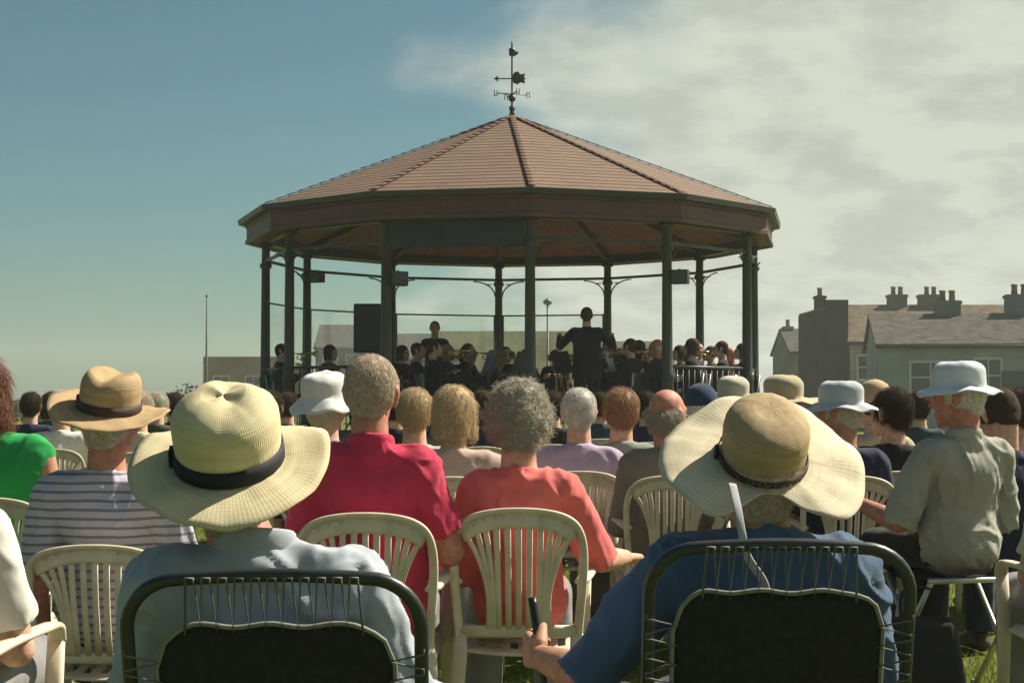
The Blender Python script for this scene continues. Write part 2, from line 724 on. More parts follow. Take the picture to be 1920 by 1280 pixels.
def hair_shape(kind, H, R, s, vox):
    bm = bmesh.new()

    def e(c, r):
        return sph(H + R @ (V(c) * s), tuple(q * s for q in r), R)
    if kind == 'short':
        hull(bm, e((0, -.022, .040), (.078, .090, .084)), e((0, -.030, .01), (.077, .080, .07)))
        hull(bm, e((0, -.050, .0), (.068, .052, .05)), e((0, -.062, -.045), (.050, .030, .03)))
        for q in (-1, 1):
            hull(bm, e((q * .066, .01, .03), (.012, .030, .04)), e((q * .070, .024, -.010), (.006, .010, .014)))
    elif kind == 'bald':
        hull(bm, e((0, -.045, .0), (.074, .056, .04)), e((0, -.062, -.04), (.052, .032, .03)))
        for q in (-1, 1):
            hull(bm, e((q * .066, -.03, .0), (.013, .040, .028)), e((q * .069, .0, .0), (.008, .02, .016)))
    elif kind == 'curly':
        hull(bm, e((0, -.016, .048), (.090, .098, .088)), e((0, -.035, .0), (.095, .088, .07)))
        hull(bm, e((0, -.050, .0), (.086, .062, .06)), e((0, -.062, -.062), (.066, .040, .034)))
        for q in (-1, 1):
            tap(bm, H + R @ (V((q * .075, .0, .03)) * s), .034 * s, H + R @ (V((q * .073, -.012, -.035)) * s), .026 * s)
    elif kind == 'bob':
        hull(bm, e((0, -.018, .046), (.084, .096, .086)), e((0, -.035, .0), (.086, .082, .07)))
        hull(bm, e((0, -.045, .0), (.084, .060, .06)), e((0, -.060, -.085), (.080, .040, .030)))
        for q in (-1, 1):
            hull(bm, e((q * .070, .0, .03), (.022, .050, .05)), e((q * .074, .004, -.075), (.020, .036, .03)))
    elif kind == 'long':
        hull(bm, e((0, -.018, .046), (.084, .096, .086)), e((0, -.035, .0), (.086, .082, .07)))
        hull(bm, e((0, -.045, .0), (.084, .060, .06)), e((0, -.085, -.15), (.085, .035, .05)))
        for q in (-1, 1):
            hull(bm, e((q * .070, .0, .03), (.022, .050, .05)), e((q * .080, -.03, -.12), (.026, .036, .04)))
    return blend(bm, vox, 3)


ARMS = {
    'lap': ((.055, .07, -.265), (-.105, .22, -.02)),
    'armrest': ((.085, .03, -.255), (.01, .25, .01)),
    'down': ((.05, .0, -.285), (.0, .10, -.235)),
    'cross': ((.05, .08, -.26), (-.20, .14, .06)),
    'play': ((.09, .10, -.235), (-.115, .16, .12)),
    'strings': ((.11, .10, -.235), (-.14, .20, .02)),
    'conduct': ((.16, .10, -.17), (.0, .20, .13)),
}


def person(label, px, top, d, seat=.43, rz=0.0, lean=9.0, sx=0.0, hx=0.0, head=(0, 0, 0), pose='sit', arms=('lap', 'lap'),
           sleeve='short', shirt=None, trousers=None, skin=None, hair='short', hairmat=None, hat=None, hatmat=None, hatpitch=0.0,
           bandm=None, w=.92, belly=0.0, vox=.012, nstr=0, strlift=.4, strL=.03, strr=.0007, strmode='down', group=None, hs=1.0, female=False,
           folds=.009, collar=None, loc=None, hroll=0.0, hatup=0.0, hattop=0.0, height=1.72, skirt=False, bandh=.03, custom=None, handdir=None, grip=1.0,
           neck=.160, bandax=(.0905, .104), hatname='straw_hat', shirtname='shirt', floor=0.0):
    shirt = shirt or cloth('shirt_grey', (.2, .2, .2))
    trousers = trousers or cloth('trousers_dark', (.045, .045, .05))
    skin = skin or SK_FAIR
    ztop = None
    if loc is None:
        tgt = at(px, top, d)
        ztop = tgt.z - floor
    a = math.radians(lean)
    u = V((sx, -math.sin(a), math.cos(a)))
    hh = .118 * hs
    if pose == 'sit':
        P = V((0, -.05, seat + .085))
        ztop = ztop if ztop is not None else seat + .085 + .5 + .27
        T = (ztop - P.z - neck - hh) / u.z
        T = max(.40, min(.60, T))
    else:
        if ztop is None:
            ztop = height
        P = V((0, 0, ztop * .525))
        T = (ztop - P.z - .160 - hh) / u.z
    N = P + u * T
    W, Ch = P + u * (T * .40), P + u * (T * .70)
    sw = .168 * w
    S = [N + V((-sw, .0, -.055)), N + V((sw, .0, -.055))]
    H = N + V((hx, .025, neck))
    R = Euler((math.radians(head[0]), math.radians(head[2]), math.radians(head[1])), 'XYZ').to_matrix()
    if pose == 'sit':
        hip = [P + V((-.085 * w, .02, -.01)), P + V((.085 * w, .02, -.01))]
        knee = [V((-.115, .40, seat + .055)), V((.115, .40, seat + .055))]
        ank = [V((-.12, .40, .09)), V((.12, .40, .09))]
        if seat < .37:
            for q in (0, 1):
                knee[q] += V((0, -.02, .06))
                ank[q] += V((0, .10, 0))
    else:
        hip = [P + V((-.085, 0, -.02)), P + V((.085, 0, -.02))]
        knee = [V((-.095, .02, ztop * .285)), V((.10, .02, ztop * .285))]
        ank = [V((-.10, -.02, .09)), V((.115, -.02, .09))]
    E, Wr = [], []
    for q, sg in ((0, -1), (1, 1)):
        if custom and custom[q]:
            e_, w_ = custom[q]
            E.append(S[q] + V(e_))
            Wr.append(E[q] + V(w_))
        else:
            e_, w_ = ARMS[arms[q]]
            E.append(S[q] + V((e_[0] * sg, e_[1], e_[2])))
            Wr.append(E[q] + V((w_[0] * sg, w_[1], w_[2])))
    if loc is None:
        off = Matrix.Rotation(math.radians(rz), 3, 'Z') @ V((H.x, H.y, 0))
        loc = V((tgt.x - off.x, tgt.y - off.y, floor))
    root = thing('person', label, 'person', loc, math.radians(rz), group)

    JOINTS[label] = (S, E, Wr, Matrix.Translation(loc) @ Matrix.Rotation(math.radians(rz), 4, 'Z'))

    def torso(bm, f, low=0.0):
        bl = belly
        hull(bm, sph(P, (.165 * w + f, .115 + f, .10 + f)), sph(W + V((0, .02 + bl * .4, 0)), (.148 * w + f + bl * .5, .105 + f + bl, .09 + f)))
        hull(bm, sph(W + V((0, .02 + bl * .4, 0)), (.148 * w + f + bl * .5, .105 + f + bl, .09 + f)), sph(Ch, (.158 * w + f, .112 + f, .10 + f)))
        hull(bm, sph(Ch, (.158 * w + f, .112 + f, .10 + f)), sph(S[0] + V((.02, -.005, .0)), .056 + f), sph(S[1] + V((-.02, -.005, .0)), .056 + f))
        hull(bm, sph(S[0] + V((.025, -.01, .012)), .047 + f), sph(S[1] + V((-.025, -.01, .012)), .047 + f), sph(N + V((0, -.012, -.012)), (.062 + f, .056 + f, .03)))
    # body
    bm = bmesh.new()
    torso(bm, 0)
    tap(bm, N + V((0, -.008, -.03)), .060, H + R @ (V((0, -.022, -.055)) * hs), .054 * hs)
    head_shape(bm, H, R, hs, female)
    for q in (0, 1):
        tap(bm, S[q], .054, E[q], .041)
        tap(bm, E[q], .041, E[q].lerp(Wr[q], .35), .039)
        tap(bm, E[q].lerp(Wr[q], .35), .039, Wr[q], .026)
        tap(bm, hip[q], .080 * min(1, w), knee[q], .058)
        tap(bm, knee[q], .056, knee[q].lerp(ank[q], .35) + V((0, -.02, 0)), .052)
        tap(bm, knee[q].lerp(ank[q], .35) + V((0, -.02, 0)), .052, ank[q], .036)
    me = blend(bm, vox, 4)
    me.materials.append(skin)
    me.materials.append(EYE)
    me.materials.append(LIP)
    Ri = R.inverted()
    mi = [0] * len(me.polygons)
    for k, p in enumerate(me.polygons):
        c = p.center
        if (c - H).length > .16:
            continue
        c = (Ri @ (c - H)) / hs
        if c.y > .055:
            if min((c - V((.033, .082, .014))).length, (c - V((-.033, .082, .014))).length) < .0125:
                mi[k] = 1
            elif c.y > .08 and abs(c.z + .056) < .008 and abs(c.x) < .024:
                mi[k] = 2
    me.polygons.foreach_set('material_index', mi)
    hb = bmesh.new()
    hb.from_mesh(me)
    hm = hand_mesh(.0035 if vox < .009 else .006)
    for q, sg in ((0, -1), (1, 1)):
        dirn = (Wr[q] - E[q]).normalized()
        palm = V((0, .1, -1)) if dirn.z > -.75 else V((-sg, 0, 0))
        if handdir and handdir[q]:
            dirn, palm = V(handdir[q][0]), V(handdir[q][1])
        # thumb points towards the body: +x side of the left hand
        M = hand_matrix(Wr[q], dirn, palm) @ Matrix.Diagonal((-sg, 1, 1, 1))
        n0 = len(hb.verts)
        hb.from_mesh(hand_mesh(.0035, grip) if grip != 1.0 and q == 0 else hm)
        hb.verts.ensure_lookup_table()
        vs = hb.verts[n0:]
        bmesh.ops.transform(hb, matrix=M, verts=vs)
        if sg > 0:
            bmesh.ops.reverse_faces(hb, faces=[f for f in hb.faces if f.verts[0].index >= n0 or f.verts[0] in set(vs[:1])] if False else list({f for v in vs for f in v.link_faces}))
    hb.to_mesh(me)
    hb.free()
    body = obj('body', me, None, root)
    # shirt
    bm = bmesh.new()
    torso(bm, .015)
    if pose == 'stand':
        hull(bm, sph(P, (.178 * w, .130, .08)), disc(P + V((0, 0, -.12)), (0, 0, 1), .180 * w))
    neck_end = N + V((0, -.006, .022))
    hull(bm, sph(N + V((0, -.012, -.03)), (.085, .072, .03)), disc(neck_end, (0, .15, 1), .066))
    for q in (0, 1):
        if sleeve == 'short':
            m_ = S[q].lerp(E[q], .78)
            hull(bm, sph(S[q], .062), disc(m_, E[q] - S[q], .064))
        elif sleeve == 'elbow':
            hull(bm, sph(S[q], .062), sph(S[q].lerp(E[q], .7), .060))
            hull(bm, sph(S[q].lerp(E[q], .7), .062), disc(S[q].lerp(E[q], 1.05), E[q] - S[q], .062))
        elif sleeve == 'long':
            hull(bm, sph(S[q], .062), sph(E[q], .053))
            hull(bm, sph(E[q], .053), disc(E[q].lerp(Wr[q], .96), Wr[q] - E[q], .038))
        else:
            hull(bm, sph(S[q] + V(((.03 if q == 0 else -.03), 0, .0)), .06), sph(S[q], .057))
    me = blend(bm, max(vox, .0075), 5)
    if folds:
        ripple(me, folds, 9, 5.5, seed=px * .013 + d, fine=.0012 if vox < .01 else 0)
    me.materials.append(shirt)
    sh = obj(shirtname, me, None, root)
    if collar is not None:
        bm = bmesh.new()
        cs = [neck_end + V((math.cos(t) * .066, math.sin(t) * .062 - .004, -.004 - .012 * math.sin(t))) for t in [2 * PI * k / 28 for k in range(28)]]
        sweep(bm, cs, .022, .0065, 10, up=(0, 0, 1), close=True)
        me = D.meshes.new('collar')
        bm.to_mesh(me)
        bm.free()
        obj('collar', me, collar, sh)
    # trousers
    bm = bmesh.new()
    hull(bm, sph(P + V((0, 0, -.02)), (.165 * w + .002, .112, .085)), sph(hip[0], .086 * min(1, w)), sph(hip[1], .086 * min(1, w)))
    if skirt:
        hull(bm, sph(hip[0], .1), sph(hip[1], .1), sph(knee[0], .085), sph(knee[1], .085))
    else:
        for q in (0, 1):
            tap(bm, hip[q], .088 * min(1, w), knee[q], .073)
            hull(bm, sph(knee[q], .073), sph(knee[q].lerp(ank[q], .35) + V((0, -.022, 0)), .066), disc(ank[q] + V((0, 0, .01)), (0, 0, 1), .062))
    me = blend(bm, max(vox, .010), 4)
    ripple(me, .0035, 10, 7, seed=d + 3)
    obj('skirt' if skirt else 'trousers', me, trousers, root)
    for q in (0, 1):
        bm = bmesh.new()
        hull(bm, sph(ank[q] + V((0, -.03, -.045)), (.036, .04, .036)), sph(ank[q] + V((0, .16, -.055)), (.04, .05, .026)), sph(ank[q] + V((0, .0, .0)), (.04, .042, .03)))
        vs = [v for v in bm.verts if v.co.z < .006]
        for v in vs:
            v.co.z = .006 if pose == 'sit' else .004
        obj('shoe', bm, SHOE, root)
    # hair
    if hair:
        hmesh = hair_shape(hair, H, R, hs, max(vox * .8, .0065))
        if hair == 'curly':
            nr = [v.normal.copy() for v in hmesh.vertices]
            for v, nv in zip(hmesh.vertices, nr):
                v.co += nv * (.008 * noise.noise(v.co * 38) + .005 * noise.noise(v.co * 80))
        if nstr:
            hmesh = strands(hmesh, nstr, strL, strr, strmode, lift=strlift, seed=int(px) + 5)
        obj('hair', hmesh, hairmat, root)
    # hat
    if hat is not None:
        hme = hat.copy()
        M = Matrix.Translation(H) @ R.to_4x4() @ Matrix.Scale(hs, 4) @ Matrix.Translation((0, -.010, .048 + hatup)) @ Euler((math.radians(hatpitch), math.radians(hroll), 0)).to_matrix().to_4x4()
        hme.transform(M)
        ho = obj(hatname, hme, hatmat, root)
        if bandm is not None:
            bme = band_mesh(bandax[0], bandax[1], bandh, 1.065 if bandh > .02 else 1.10)
            bme.transform(M)
            obj('hat_band', bme, bandm, ho)
    return root


# ------------------------------------------------------------------ chairs
PLAST = mat('cream_plastic', (.60, .53, .40), rough=.5, var=.16, nscale=11, bump=.06, bscale=200, spec=.4, transl=.05)


def plastic_chair(label, loc, rz=0.0, proto=[None], sc=(.90, 1.0, .945), group='cream plastic chairs of the audience'):
    if proto[0] is not None:
        r = dup(proto[0], loc, rz, label, group)
        r.scale = sc
        return r
    root = thing('plastic_chair', label, 'chair', loc, rz, group)
    root.scale = sc
    proto[0] = root

    def bk(x, z, o=0.0):
        """point on the reclined, slightly hollow back"""
        t = (z - .42) / .44
        return V((x, -.205 - .085 * t - .02 * math.sin(t * PI) * (1 - (x / .22) ** 2) + o, z))
    bm = bmesh.new()
    # outer arch
    pts = [(-.195, .40), (-.205, .52), (-.215, .64), (-.215, .74), (-.195, .805), (-.15, .838), (-.08, .853), (0, .857)]
    pts = pts + [(-x, z) for x, z in pts[-2::-1]]
    sweep(bm, smooth_path([bk(x, z) for x, z in pts], 4), .019, .009, 10, up=(0, 0, 1) if False else None, power=.7)
    # broad top rail
    sweep(bm, smooth_path([bk(x, z - .012, .001) for x, z in ((-.19, .795), (-.13, .826), (-.06, .840), (0, .843), (.06, .840), (.13, .826), (.19, .795))], 4), .026, .0075, 10, up=(0, .1, 1), power=.7)
    # lower rail
    sweep(bm, [bk(x, .470 + .0 * x) for x in (-.2, -.1, 0, .1, .2)], .020, .008, 10, up=(0, 0, 1), power=.7)
    # upright slats
    for x in (-.066, -.033, 0, .033, .066):
        sweep(bm, [bk(x * (1 + .12 * t), .47 + .37 * t) for t in (0, .25, .5, .75, 1)], .0105, .0055, 8, up=(1, 0, 0), power=.6)
    # fanned slats either side, leaving the oval openings below
    for sg in (-1, 1):
        for x0, x1, z1 in ((.083, .115, .835), (.092, .150, .822), (.100, .186, .795)):
            sweep(bm, smooth_path([bk(sg * x0, .47), bk(sg * (x0 + .002), .60), bk(sg * (x0 * .55 + x1 * .45), .72), bk(sg * x1, z1)], 4), .0095, .0055, 8, up=(1, 0, 0), power=.6)
    obj('backrest', bm, PLAST, root)
    # seat
    bm = bmesh.new()
    nx, ny = 17, 13
    g = {}
    for s in (0, 1):
        for i in range(nx):
            for j in range(ny):
                x = (i / (nx - 1) - .5) * (.42 + .05 * j / (ny - 1))
                y = -.215 + .45 * j / (ny - 1)
                z = .415 + .022 * (j / (ny - 1)) - .018 * math.cos(min(1, abs(x) / .21) * PI / 2) * (1 - .3 * j / ny)
                if j == ny - 1:
                    z -= .025
                if i in (0, nx - 1):
                    z -= .02
                g[s, i, j] = bm.verts.new((x, y, z - .008 * s))
    for i in range(nx - 1):
        for j in range(ny - 1):
            if i % 2 == 1 and 2 <= j <= 9:
                bm_skip = (j % 4 != 1)
                if bm_skip and i not in (1, nx - 2):
                    continue
            bm.faces.new((g[0, i, j], g[0, i + 1, j], g[0, i + 1, j + 1], g[0, i, j + 1]))
            bm.faces.new((g[1, i, j], g[1, i, j + 1], g[1, i + 1, j + 1], g[1, i + 1, j]))
    for i in range(nx - 1):
        for j in (0, ny - 1):
            q = (g[0, i, j], g[0, i + 1, j], g[1, i + 1, j], g[1, i, j])
            bm.faces.new(q if j else q[::-1])
    for j in range(ny - 1):
        for i in (0, nx - 1):
            q = (g[0, i, j], g[0, i, j + 1], g[1, i, j + 1], g[1, i, j])
            bm.faces.new(q[::-1] if i else q)
    obj('seat', bm, PLAST, root)
    for sg in (-1, 1):
        bm = bmesh.new()
        sweep(bm, smooth_path([bk(sg * .21, .63), V((sg * .245, -.12, .652)), V((sg * .262, .05, .655)), V((sg * .258, .17, .645)), V((sg * .248, .225, .60))], 5), .010, .024, 10, up=(0, 0, 1), power=.7)
        obj('armrest', bm, PLAST, root)
        bm = bmesh.new()
        sweep(bm, [(sg * .246, .222, .612), (sg * .238, .222, .42), (sg * .242, .245, 0.001)], [.024, .026, .017], [.012, .015, .012], 10, up=(1, 0, 0), power=.6)
        obj('leg', bm, PLAST, root)
        bm = bmesh.new()
        sweep(bm, [bk(sg * .196, .46), V((sg * .20, -.225, .40)), V((sg * .225, -.315, .001))], [.022, .028, .017], [.012, .016, .012], 10, up=(1, 0, 0), power=.6)
        obj('leg', bm, PLAST, root)
    return root


TUBE = mat('dark_tube', (.018, .022, .022), rough=.38, var=.2, bump=.05, spec=.5)
SLING = mat('black_sling', (.022, .022, .023), rough=.85, var=.15, nscale=60, bump=.4, bscale=700, spec=.12, bdist=.001)
CORD = mat('grey_cord', (.12, .125, .115), rough=.7, var=.1)
PIPING = mat('grey_piping', (.20, .205, .18), rough=.7, var=.15, nscale=40)


def lounge_chair(label, x, y, rz, hw, ztop, phase=0.0):
    root = thing('folding_lounger', label, 'chair', (x, y, 0), rz, 'black garden loungers in the front row')
    zs = .30
    yt = -.40

    def bk(u, z, o=0.0):
        t = (z - zs) / (ztop - zs)
        return V((u, -.20 + (yt + .20) * t + o, z))
    r = .0115
    pts = [bk(-hw, zs - .05), bk(-hw, zs + .2), bk(-hw, ztop - .085)]
    for k in range(1, 8):
        a = k / 8 * PI / 2
        pts.append(bk(-hw + .085 * (1 - math.cos(a)), ztop - .085 + .085 * math.sin(a)))
    pts.append(bk(-hw + .085, ztop))
    mid = [bk(-hw + .085 + (2 * hw - .17) * k / 8, ztop + .006 * math.sin(k / 8 * PI)) for k in range(1, 8)]
    full = pts + mid + [V((-p.x, p.y, p.z)) for p in pts[::-1]]
    bm = bmesh.new()
    sweep(bm, full, r, n=12)
    obj('back_frame', bm, TUBE, root)
    # sling: sagging sheet with rounded top corners
    ins, tz = .043, ztop - .078
    bm = bmesh.new()
    nx, nz = 25, 24
    sw_ = hw - ins
    top_, bot = {}, {}

    def edge_z(u):
        k = max(0, (abs(u) - (sw_ - .07)) / .07)
        return tz - .07 * (1 - math.sqrt(max(0, 1 - k * k))) + .003 * math.cos(u / sw_ * PI * 3.5 + phase)
    for i in range(nx):
        u = -sw_ + 2 * sw_ * i / (nx - 1)
        for j in range(nz):
            t = j / (nz - 1)
            z = zs - .02 + (edge_z(u) - zs + .02) * t
            sag = -.020 * math.cos(u / sw_ * PI / 2) * math.sin(t * PI) + .002 * math.sin(u * 60 + t * 9)
            top_[i, j] = bm.verts.new(bk(u, z, sag))
            bot[i, j] = bm.verts.new(bk(u, z, sag + .003))
    for i in range(nx - 1):
        for j in range(nz - 1):
            bm.faces.new((top_[i, j], top_[i + 1, j], top_[i + 1, j + 1], top_[i, j + 1]))
            bm.faces.new((bot[i, j], bot[i, j + 1], bot[i + 1, j + 1], bot[i + 1, j]))
    # seat part of the sling
    for i in range(nx - 1):
        pass
    for j in range(nz - 1):
        for i in (0, nx - 1):
            bm.faces.new((top_[i, j], top_[i, j + 1], bot[i, j + 1], bot[i, j]))
    for i in range(nx - 1):
        bm.faces.new((top_[i, nz - 1], top_[i + 1, nz - 1], bot[i + 1, nz - 1], bot[i, nz - 1]))
    edge = [top_[0, j].co.copy() for j in range(nz)] + [top_[i, nz - 1].co.copy() for i in range(1, nx)] + [top_[nx - 1, j].co.copy() for j in range(nz - 2, -1, -1)]
    bmesh.ops.recalc_face_normals(bm, faces=bm.faces[:])
    sl = obj('sling', bm, SLING, root)
    bm = bmesh.new()
    sweep(bm, edge, .0042, n=8)
    obj('piping', bm, PIPING, sl)
    # lacing: a zigzag cord from sling edge to frame
    bm = bmesh.new()
    zz = []
    k = 11
    for i in range(k + 1):
        u = -sw_ + .05 + (2 * sw_ - .10) * i / k
        zz.append(bk(u, edge_z(u) - .012, -.004))
        u2 = u + (sw_ - .05) / k
        if i < k:
            zz.append(bk(u2 - .006, ztop + .003, -.014))
            zz.append(bk(u2 + .006, ztop + .003, -.014))
    sweep(bm, zz, .0022, n=6)
    for sg in (-1, 1):
        zz = []
        for i in range(13):
            z = zs + .02 + (ztop - .16 - zs) * i / 12
            zz.append(bk(sg * (sw_ - .008), z, -.004))
            zz.append(bk(sg * (hw + .004), z + .014, -.013))
            zz.append(bk(sg * (hw + .004), z + .022, -.013))
        sweep(bm, zz, .0022, n=6)
    obj('lacing', bm, CORD, root)
    # seat, seat frame, arms, legs
    bm = bmesh.new()
    sweep(bm, smooth_path([(-hw, -.20, zs), (-hw, .1, zs + .02), (-hw, .30, zs + .04), (-hw + .06, .34, zs + .04), (hw - .06, .34, zs + .04), (hw, .30, zs + .04), (hw, .1, zs + .02), (hw, -.20, zs)], 4), r, n=10)
    obj('seat_frame', bm, TUBE, root)
    bm = bmesh.new()
    g = [[bm.verts.new((-sw_ + 2 * sw_ * i / 10, -.2 + .52 * j / 10, zs + .01 + .03 * j / 10 - .03 * math.cos((i / 10 - .5) * PI) * math.sin(j / 10 * PI))) for j in range(11)] for i in range(11)]
    for i in range(10):
        for j in range(10):
            bm.faces.new((g[i][j], g[i + 1][j], g[i + 1][j + 1], g[i][j + 1]))
    bmesh.ops.solidify(bm, geom=bm.faces[:], thickness=.003)
    obj('seat', bm, SLING, root)
    for sg in (-1, 1):
        bm = bmesh.new()
        p = bk(sg * (hw + .018), zs + .27)
        sweep(bm, smooth_path([p, V((sg * (hw + .03), -.12, zs + .275)), V((sg * (hw + .03), .10, zs + .265)), V((sg * (hw + .03), .18, zs + .245))], 4), .009, .022, 10, up=(0, 0, 1), power=.7)
        obj('armrest', bm, TUBE, root)
        for a, b in (((sg * (hw + .022), .16, zs + .24), (sg * (hw + .022), -.30, .012)), ((sg * (hw + .022), -.19, zs + .26), (sg * (hw + .022), .30, .012))):
            bm = bmesh.new()
            sweep(bm, [a, b], .0105, n=10)
            lathe(bm, [(.015, -.011), (.016, .01), (.013, .022)], 10, c=b)
            obj('leg', bm, TUBE, root)
    return root


ALU = mat('pale_metal', (.50, .51, .48), rough=.35, var=.1, metal=.6, bump=0)


def folding_stool(label, loc, rz=0.0, fabric=None):
    root = thing('folding_stool', label, 'stool', loc, rz)
    for sg in (-1, 1):
        for a, b in (((sg * .20, -.19, .47), (sg * .20, .20, .012)), ((sg * .185, .19, .47), (sg * .185, -.20, .012))):
            bm = bmesh.new()
            sweep(bm, [a, b], .011, n=10)
            lathe(bm, [(.015, -.011), (.016, .01), (.013, .022)], 10, c=b)
            obj('leg', bm, ALU, root)
    for y in (-.19, .19):
        bm = bmesh.new()
        sweep(bm, [(-.21, y, .475), (.21, y, .475)], .011, n=10)
        obj('rail', bm, ALU, root)
    bm = bmesh.new()
    g = [[bm.verts.new((-.20 + .40 * i / 8, -.195 + .39 * j / 8, .488 - .03 * math.sin(j / 8 * PI))) for j in range(9)] for i in range(9)]
    for i in range(8):
        for j in range(8):
            bm.faces.new((g[i][j], g[i + 1][j], g[i + 1][j + 1], g[i][j + 1]))
    bmesh.ops.solidify(bm, geom=bm.faces[:], thickness=.004)
    obj('seat', bm, fabric, root)
    return root

# ------------------------------------------------------------------ bandstand
BX, BY, FLOOR = 0.0, 23.0, .62
RP, RR = 3.52, 3.80
ANG0 = 3.6
IRON = mat('green_black_iron', (.030, .036, .032), rough=.45, var=.25, nscale=6, bump=.08, spec=.45)
MAROON = mat('maroon_paint', (.110, .047, .039), rough=.5, var=.2, nscale=5, bump=.1)
OXIDE = mat('red_brown_boards', (.20, .068, .052), rough=.6, var=.25, nscale=4, bump=.15)


def tile_mat():
    m, nt, p, out = new_mat('clay_tiles')
    uv = nd(nt, 'ShaderNodeUVMap')
    br = nd(nt, 'ShaderNodeTexBrick')
    br.offset = .5
    br.inputs['Scale'].default_value = 1.0
    br.inputs['Brick Width'].default_value = .165
    br.inputs['Row Height'].default_value = .16
    br.inputs['Mortar Size'].default_value = .004
    br.inputs['Color1'].default_value = (.145, .078, .050, 1)
    br.inputs['Color2'].default_value = (.112, .062, .042, 1)
    br.inputs['Mortar'].default_value = (.08, .046, .034, 1)
    nt.links.new(uv.outputs[0], br.inputs['Vector'])
    nz = nd(nt, 'ShaderNodeTexNoise')
    nz.inputs['Scale'].default_value = 1.3
    nz.inputs['Detail'].default_value = 7
    tc = nd(nt, 'ShaderNodeTexCoord')
    nt.links.new(tc.outputs['Object'], nz.inputs['Vector'])
    mr = nd(nt, 'ShaderNodeMapRange')
    mr.inputs[1].default_value = .42
    mr.inputs[2].default_value = .72
    mr.inputs[4].default_value = .55
    nt.links.new(nz.outputs['Fac'], mr.inputs[0])
    mx = nd(nt, 'ShaderNodeMix', data_type='RGBA')
    nt.links.new(mr.outputs[0], mx.inputs[0])
    nt.links.new(br.outputs['Color'], mx.inputs[6])
    mx.inputs[7].default_value = (.145, .098, .052, 1)
    nt.links.new(mx.outputs[2], p.inputs['Base Color'])
    p.inputs['Roughness'].default_value = .8
    b = nd(nt, 'ShaderNodeBump')
    b.inputs['Strength'].default_value = .3
    b.inputs['Distance'].default_value = .006
    nt.links.new(br.outputs['Fac'], b.inputs['Height'])
    b.invert = True
    nt.links.new(b.outputs[0], p.inputs['Normal'])
    return m


def cdir(th):
    t = math.radians(th)
    return V((math.sin(t), -math.cos(t), 0))


CORN = [ANG0 + 30 * k for k in range(12)]


def ring12(bm, prof, close=True):
    """Twelve-sided lathe of (r, z) points; closed profile gives a solid ring."""
    rs = [[bm.verts.new(cdir(a) * r + V((0, 0, z))) for a in CORN] for r, z in prof]
    n = len(rs)
    for i in range(n if close else n - 1):
        a, b = rs[i], rs[(i + 1) % n]
        for k in range(12):
            bm.faces.new((a[k], a[(k + 1) % 12], b[(k + 1) % 12], b[k]))
    bmesh.ops.recalc_face_normals(bm, faces=bm.faces[:])


stand = thing('bandstand', 'twelve sided open bandstand with dark iron posts and a brown tiled roof', 'bandstand', (BX, BY, 0))
CONC = mat('platform_stone', (.22, .20, .17), rough=.85, var=.2, nscale=3, bump=.3, bscale=40)
bm = bmesh.new()
ring12(bm, [(.01, 0), (3.85, 0), (3.85, FLOOR - .08), (3.92, FLOOR - .08), (3.92, FLOOR), (.01, FLOOR)], False)
obj('platform', bm, CONC, stand, False)
bm = bmesh.new()
for k in range(3):
    box(bm, (0, -3.95 - .28 * k, FLOOR - .155 - .155 * k - .10), (1.5, .28, FLOOR - .155 * (k + 1) - .001 - 0.0 if False else .20))
obj('step', bm, CONC, stand, False)
EAVE_T, EAVE_B, APEX = 3.70, 3.33, 5.17
for a in CORN:
    c = cdir(a) * RP
    bm = bmesh.new()
    lathe(bm, [(.12, FLOOR), (.12, FLOOR + .10), (.085, FLOOR + .16), (.08, FLOOR + .75), (.095, FLOOR + .78), (.07, FLOOR + .84), (.060, 2.98), (.085, 3.00), (.085, 3.05), (.060, 3.07), (.058, EAVE_B - .05), (.10, EAVE_B - .03), (.10, EAVE_B + .01)], 14, c=c)
    post = obj('post', bm, IRON, stand)
    bm = bmesh.new()
    tdir = V((-c.y, c.x, 0)).normalized()
    for sg in (-1, 1):
        pts = []
        for k in range(9):
            w = k / 8 * PI / 2
            pts.append(c + tdir * sg * (.06 + .36 * (1 - math.cos(w))) + V((0, 0, 2.82 + .25 * math.sin(w))))
        sweep(bm, pts, .012, .010, 8)
        lathe(bm, [(.055, -.006), (.062, 0), (.055, .006)], 14, c=c + tdir * sg * .17 + V((0, 0, 3.02)))
    obj('bracket', bm, IRON, post)
bm = bmesh.new()
ring12(bm, [(RP - .06, EAVE_B + .005), (RP + .06, EAVE_B + .005), (RP + .06, EAVE_B + .14), (RP - .06, EAVE_B + .14)])
obj('ring_beam', bm, IRON, stand, False)
bm = bmesh.new()
ring12(bm, [(RP - .018, 3.075), (RP + .018, 3.075), (RP + .018, 3.115), (RP - .018, 3.115)])
obj('tie_rail', bm, IRON, stand, False)
# fascia with mouldings and gutter
bm = bmesh.new()
ring12(bm, [(RR - .02, EAVE_B), (RR + .015, EAVE_B), (RR + .015, EAVE_B + .05), (RR - .005, EAVE_B + .06), (RR - .005, EAVE_B + .22), (RR + .02, EAVE_B + .235), (RR + .02, EAVE_T - .09), (RR - .05, EAVE_T - .09), (RR - .05, EAVE_B + .02)])
fas = obj('fascia', bm, MAROON, stand, False)
bm = bmesh.new()
ring12(bm, [(RR + .023, EAVE_T - .10), (RR + .11, EAVE_T - .10), (RR + .125, EAVE_T - .03), (RR + .110, EAVE_T - .025), (RR + .095, EAVE_T - .085), (RR + .023, EAVE_T - .085)])
obj('gutter', bm, IRON, fas, False)
bm = bmesh.new()
ring12(bm, [(RP + .062, EAVE_B + .03), (RR - .052, EAVE_B + .03), (RR - .052, EAVE_B + .045), (RP + .062, EAVE_B + .045)])
obj('soffit', bm, OXIDE, stand, False)
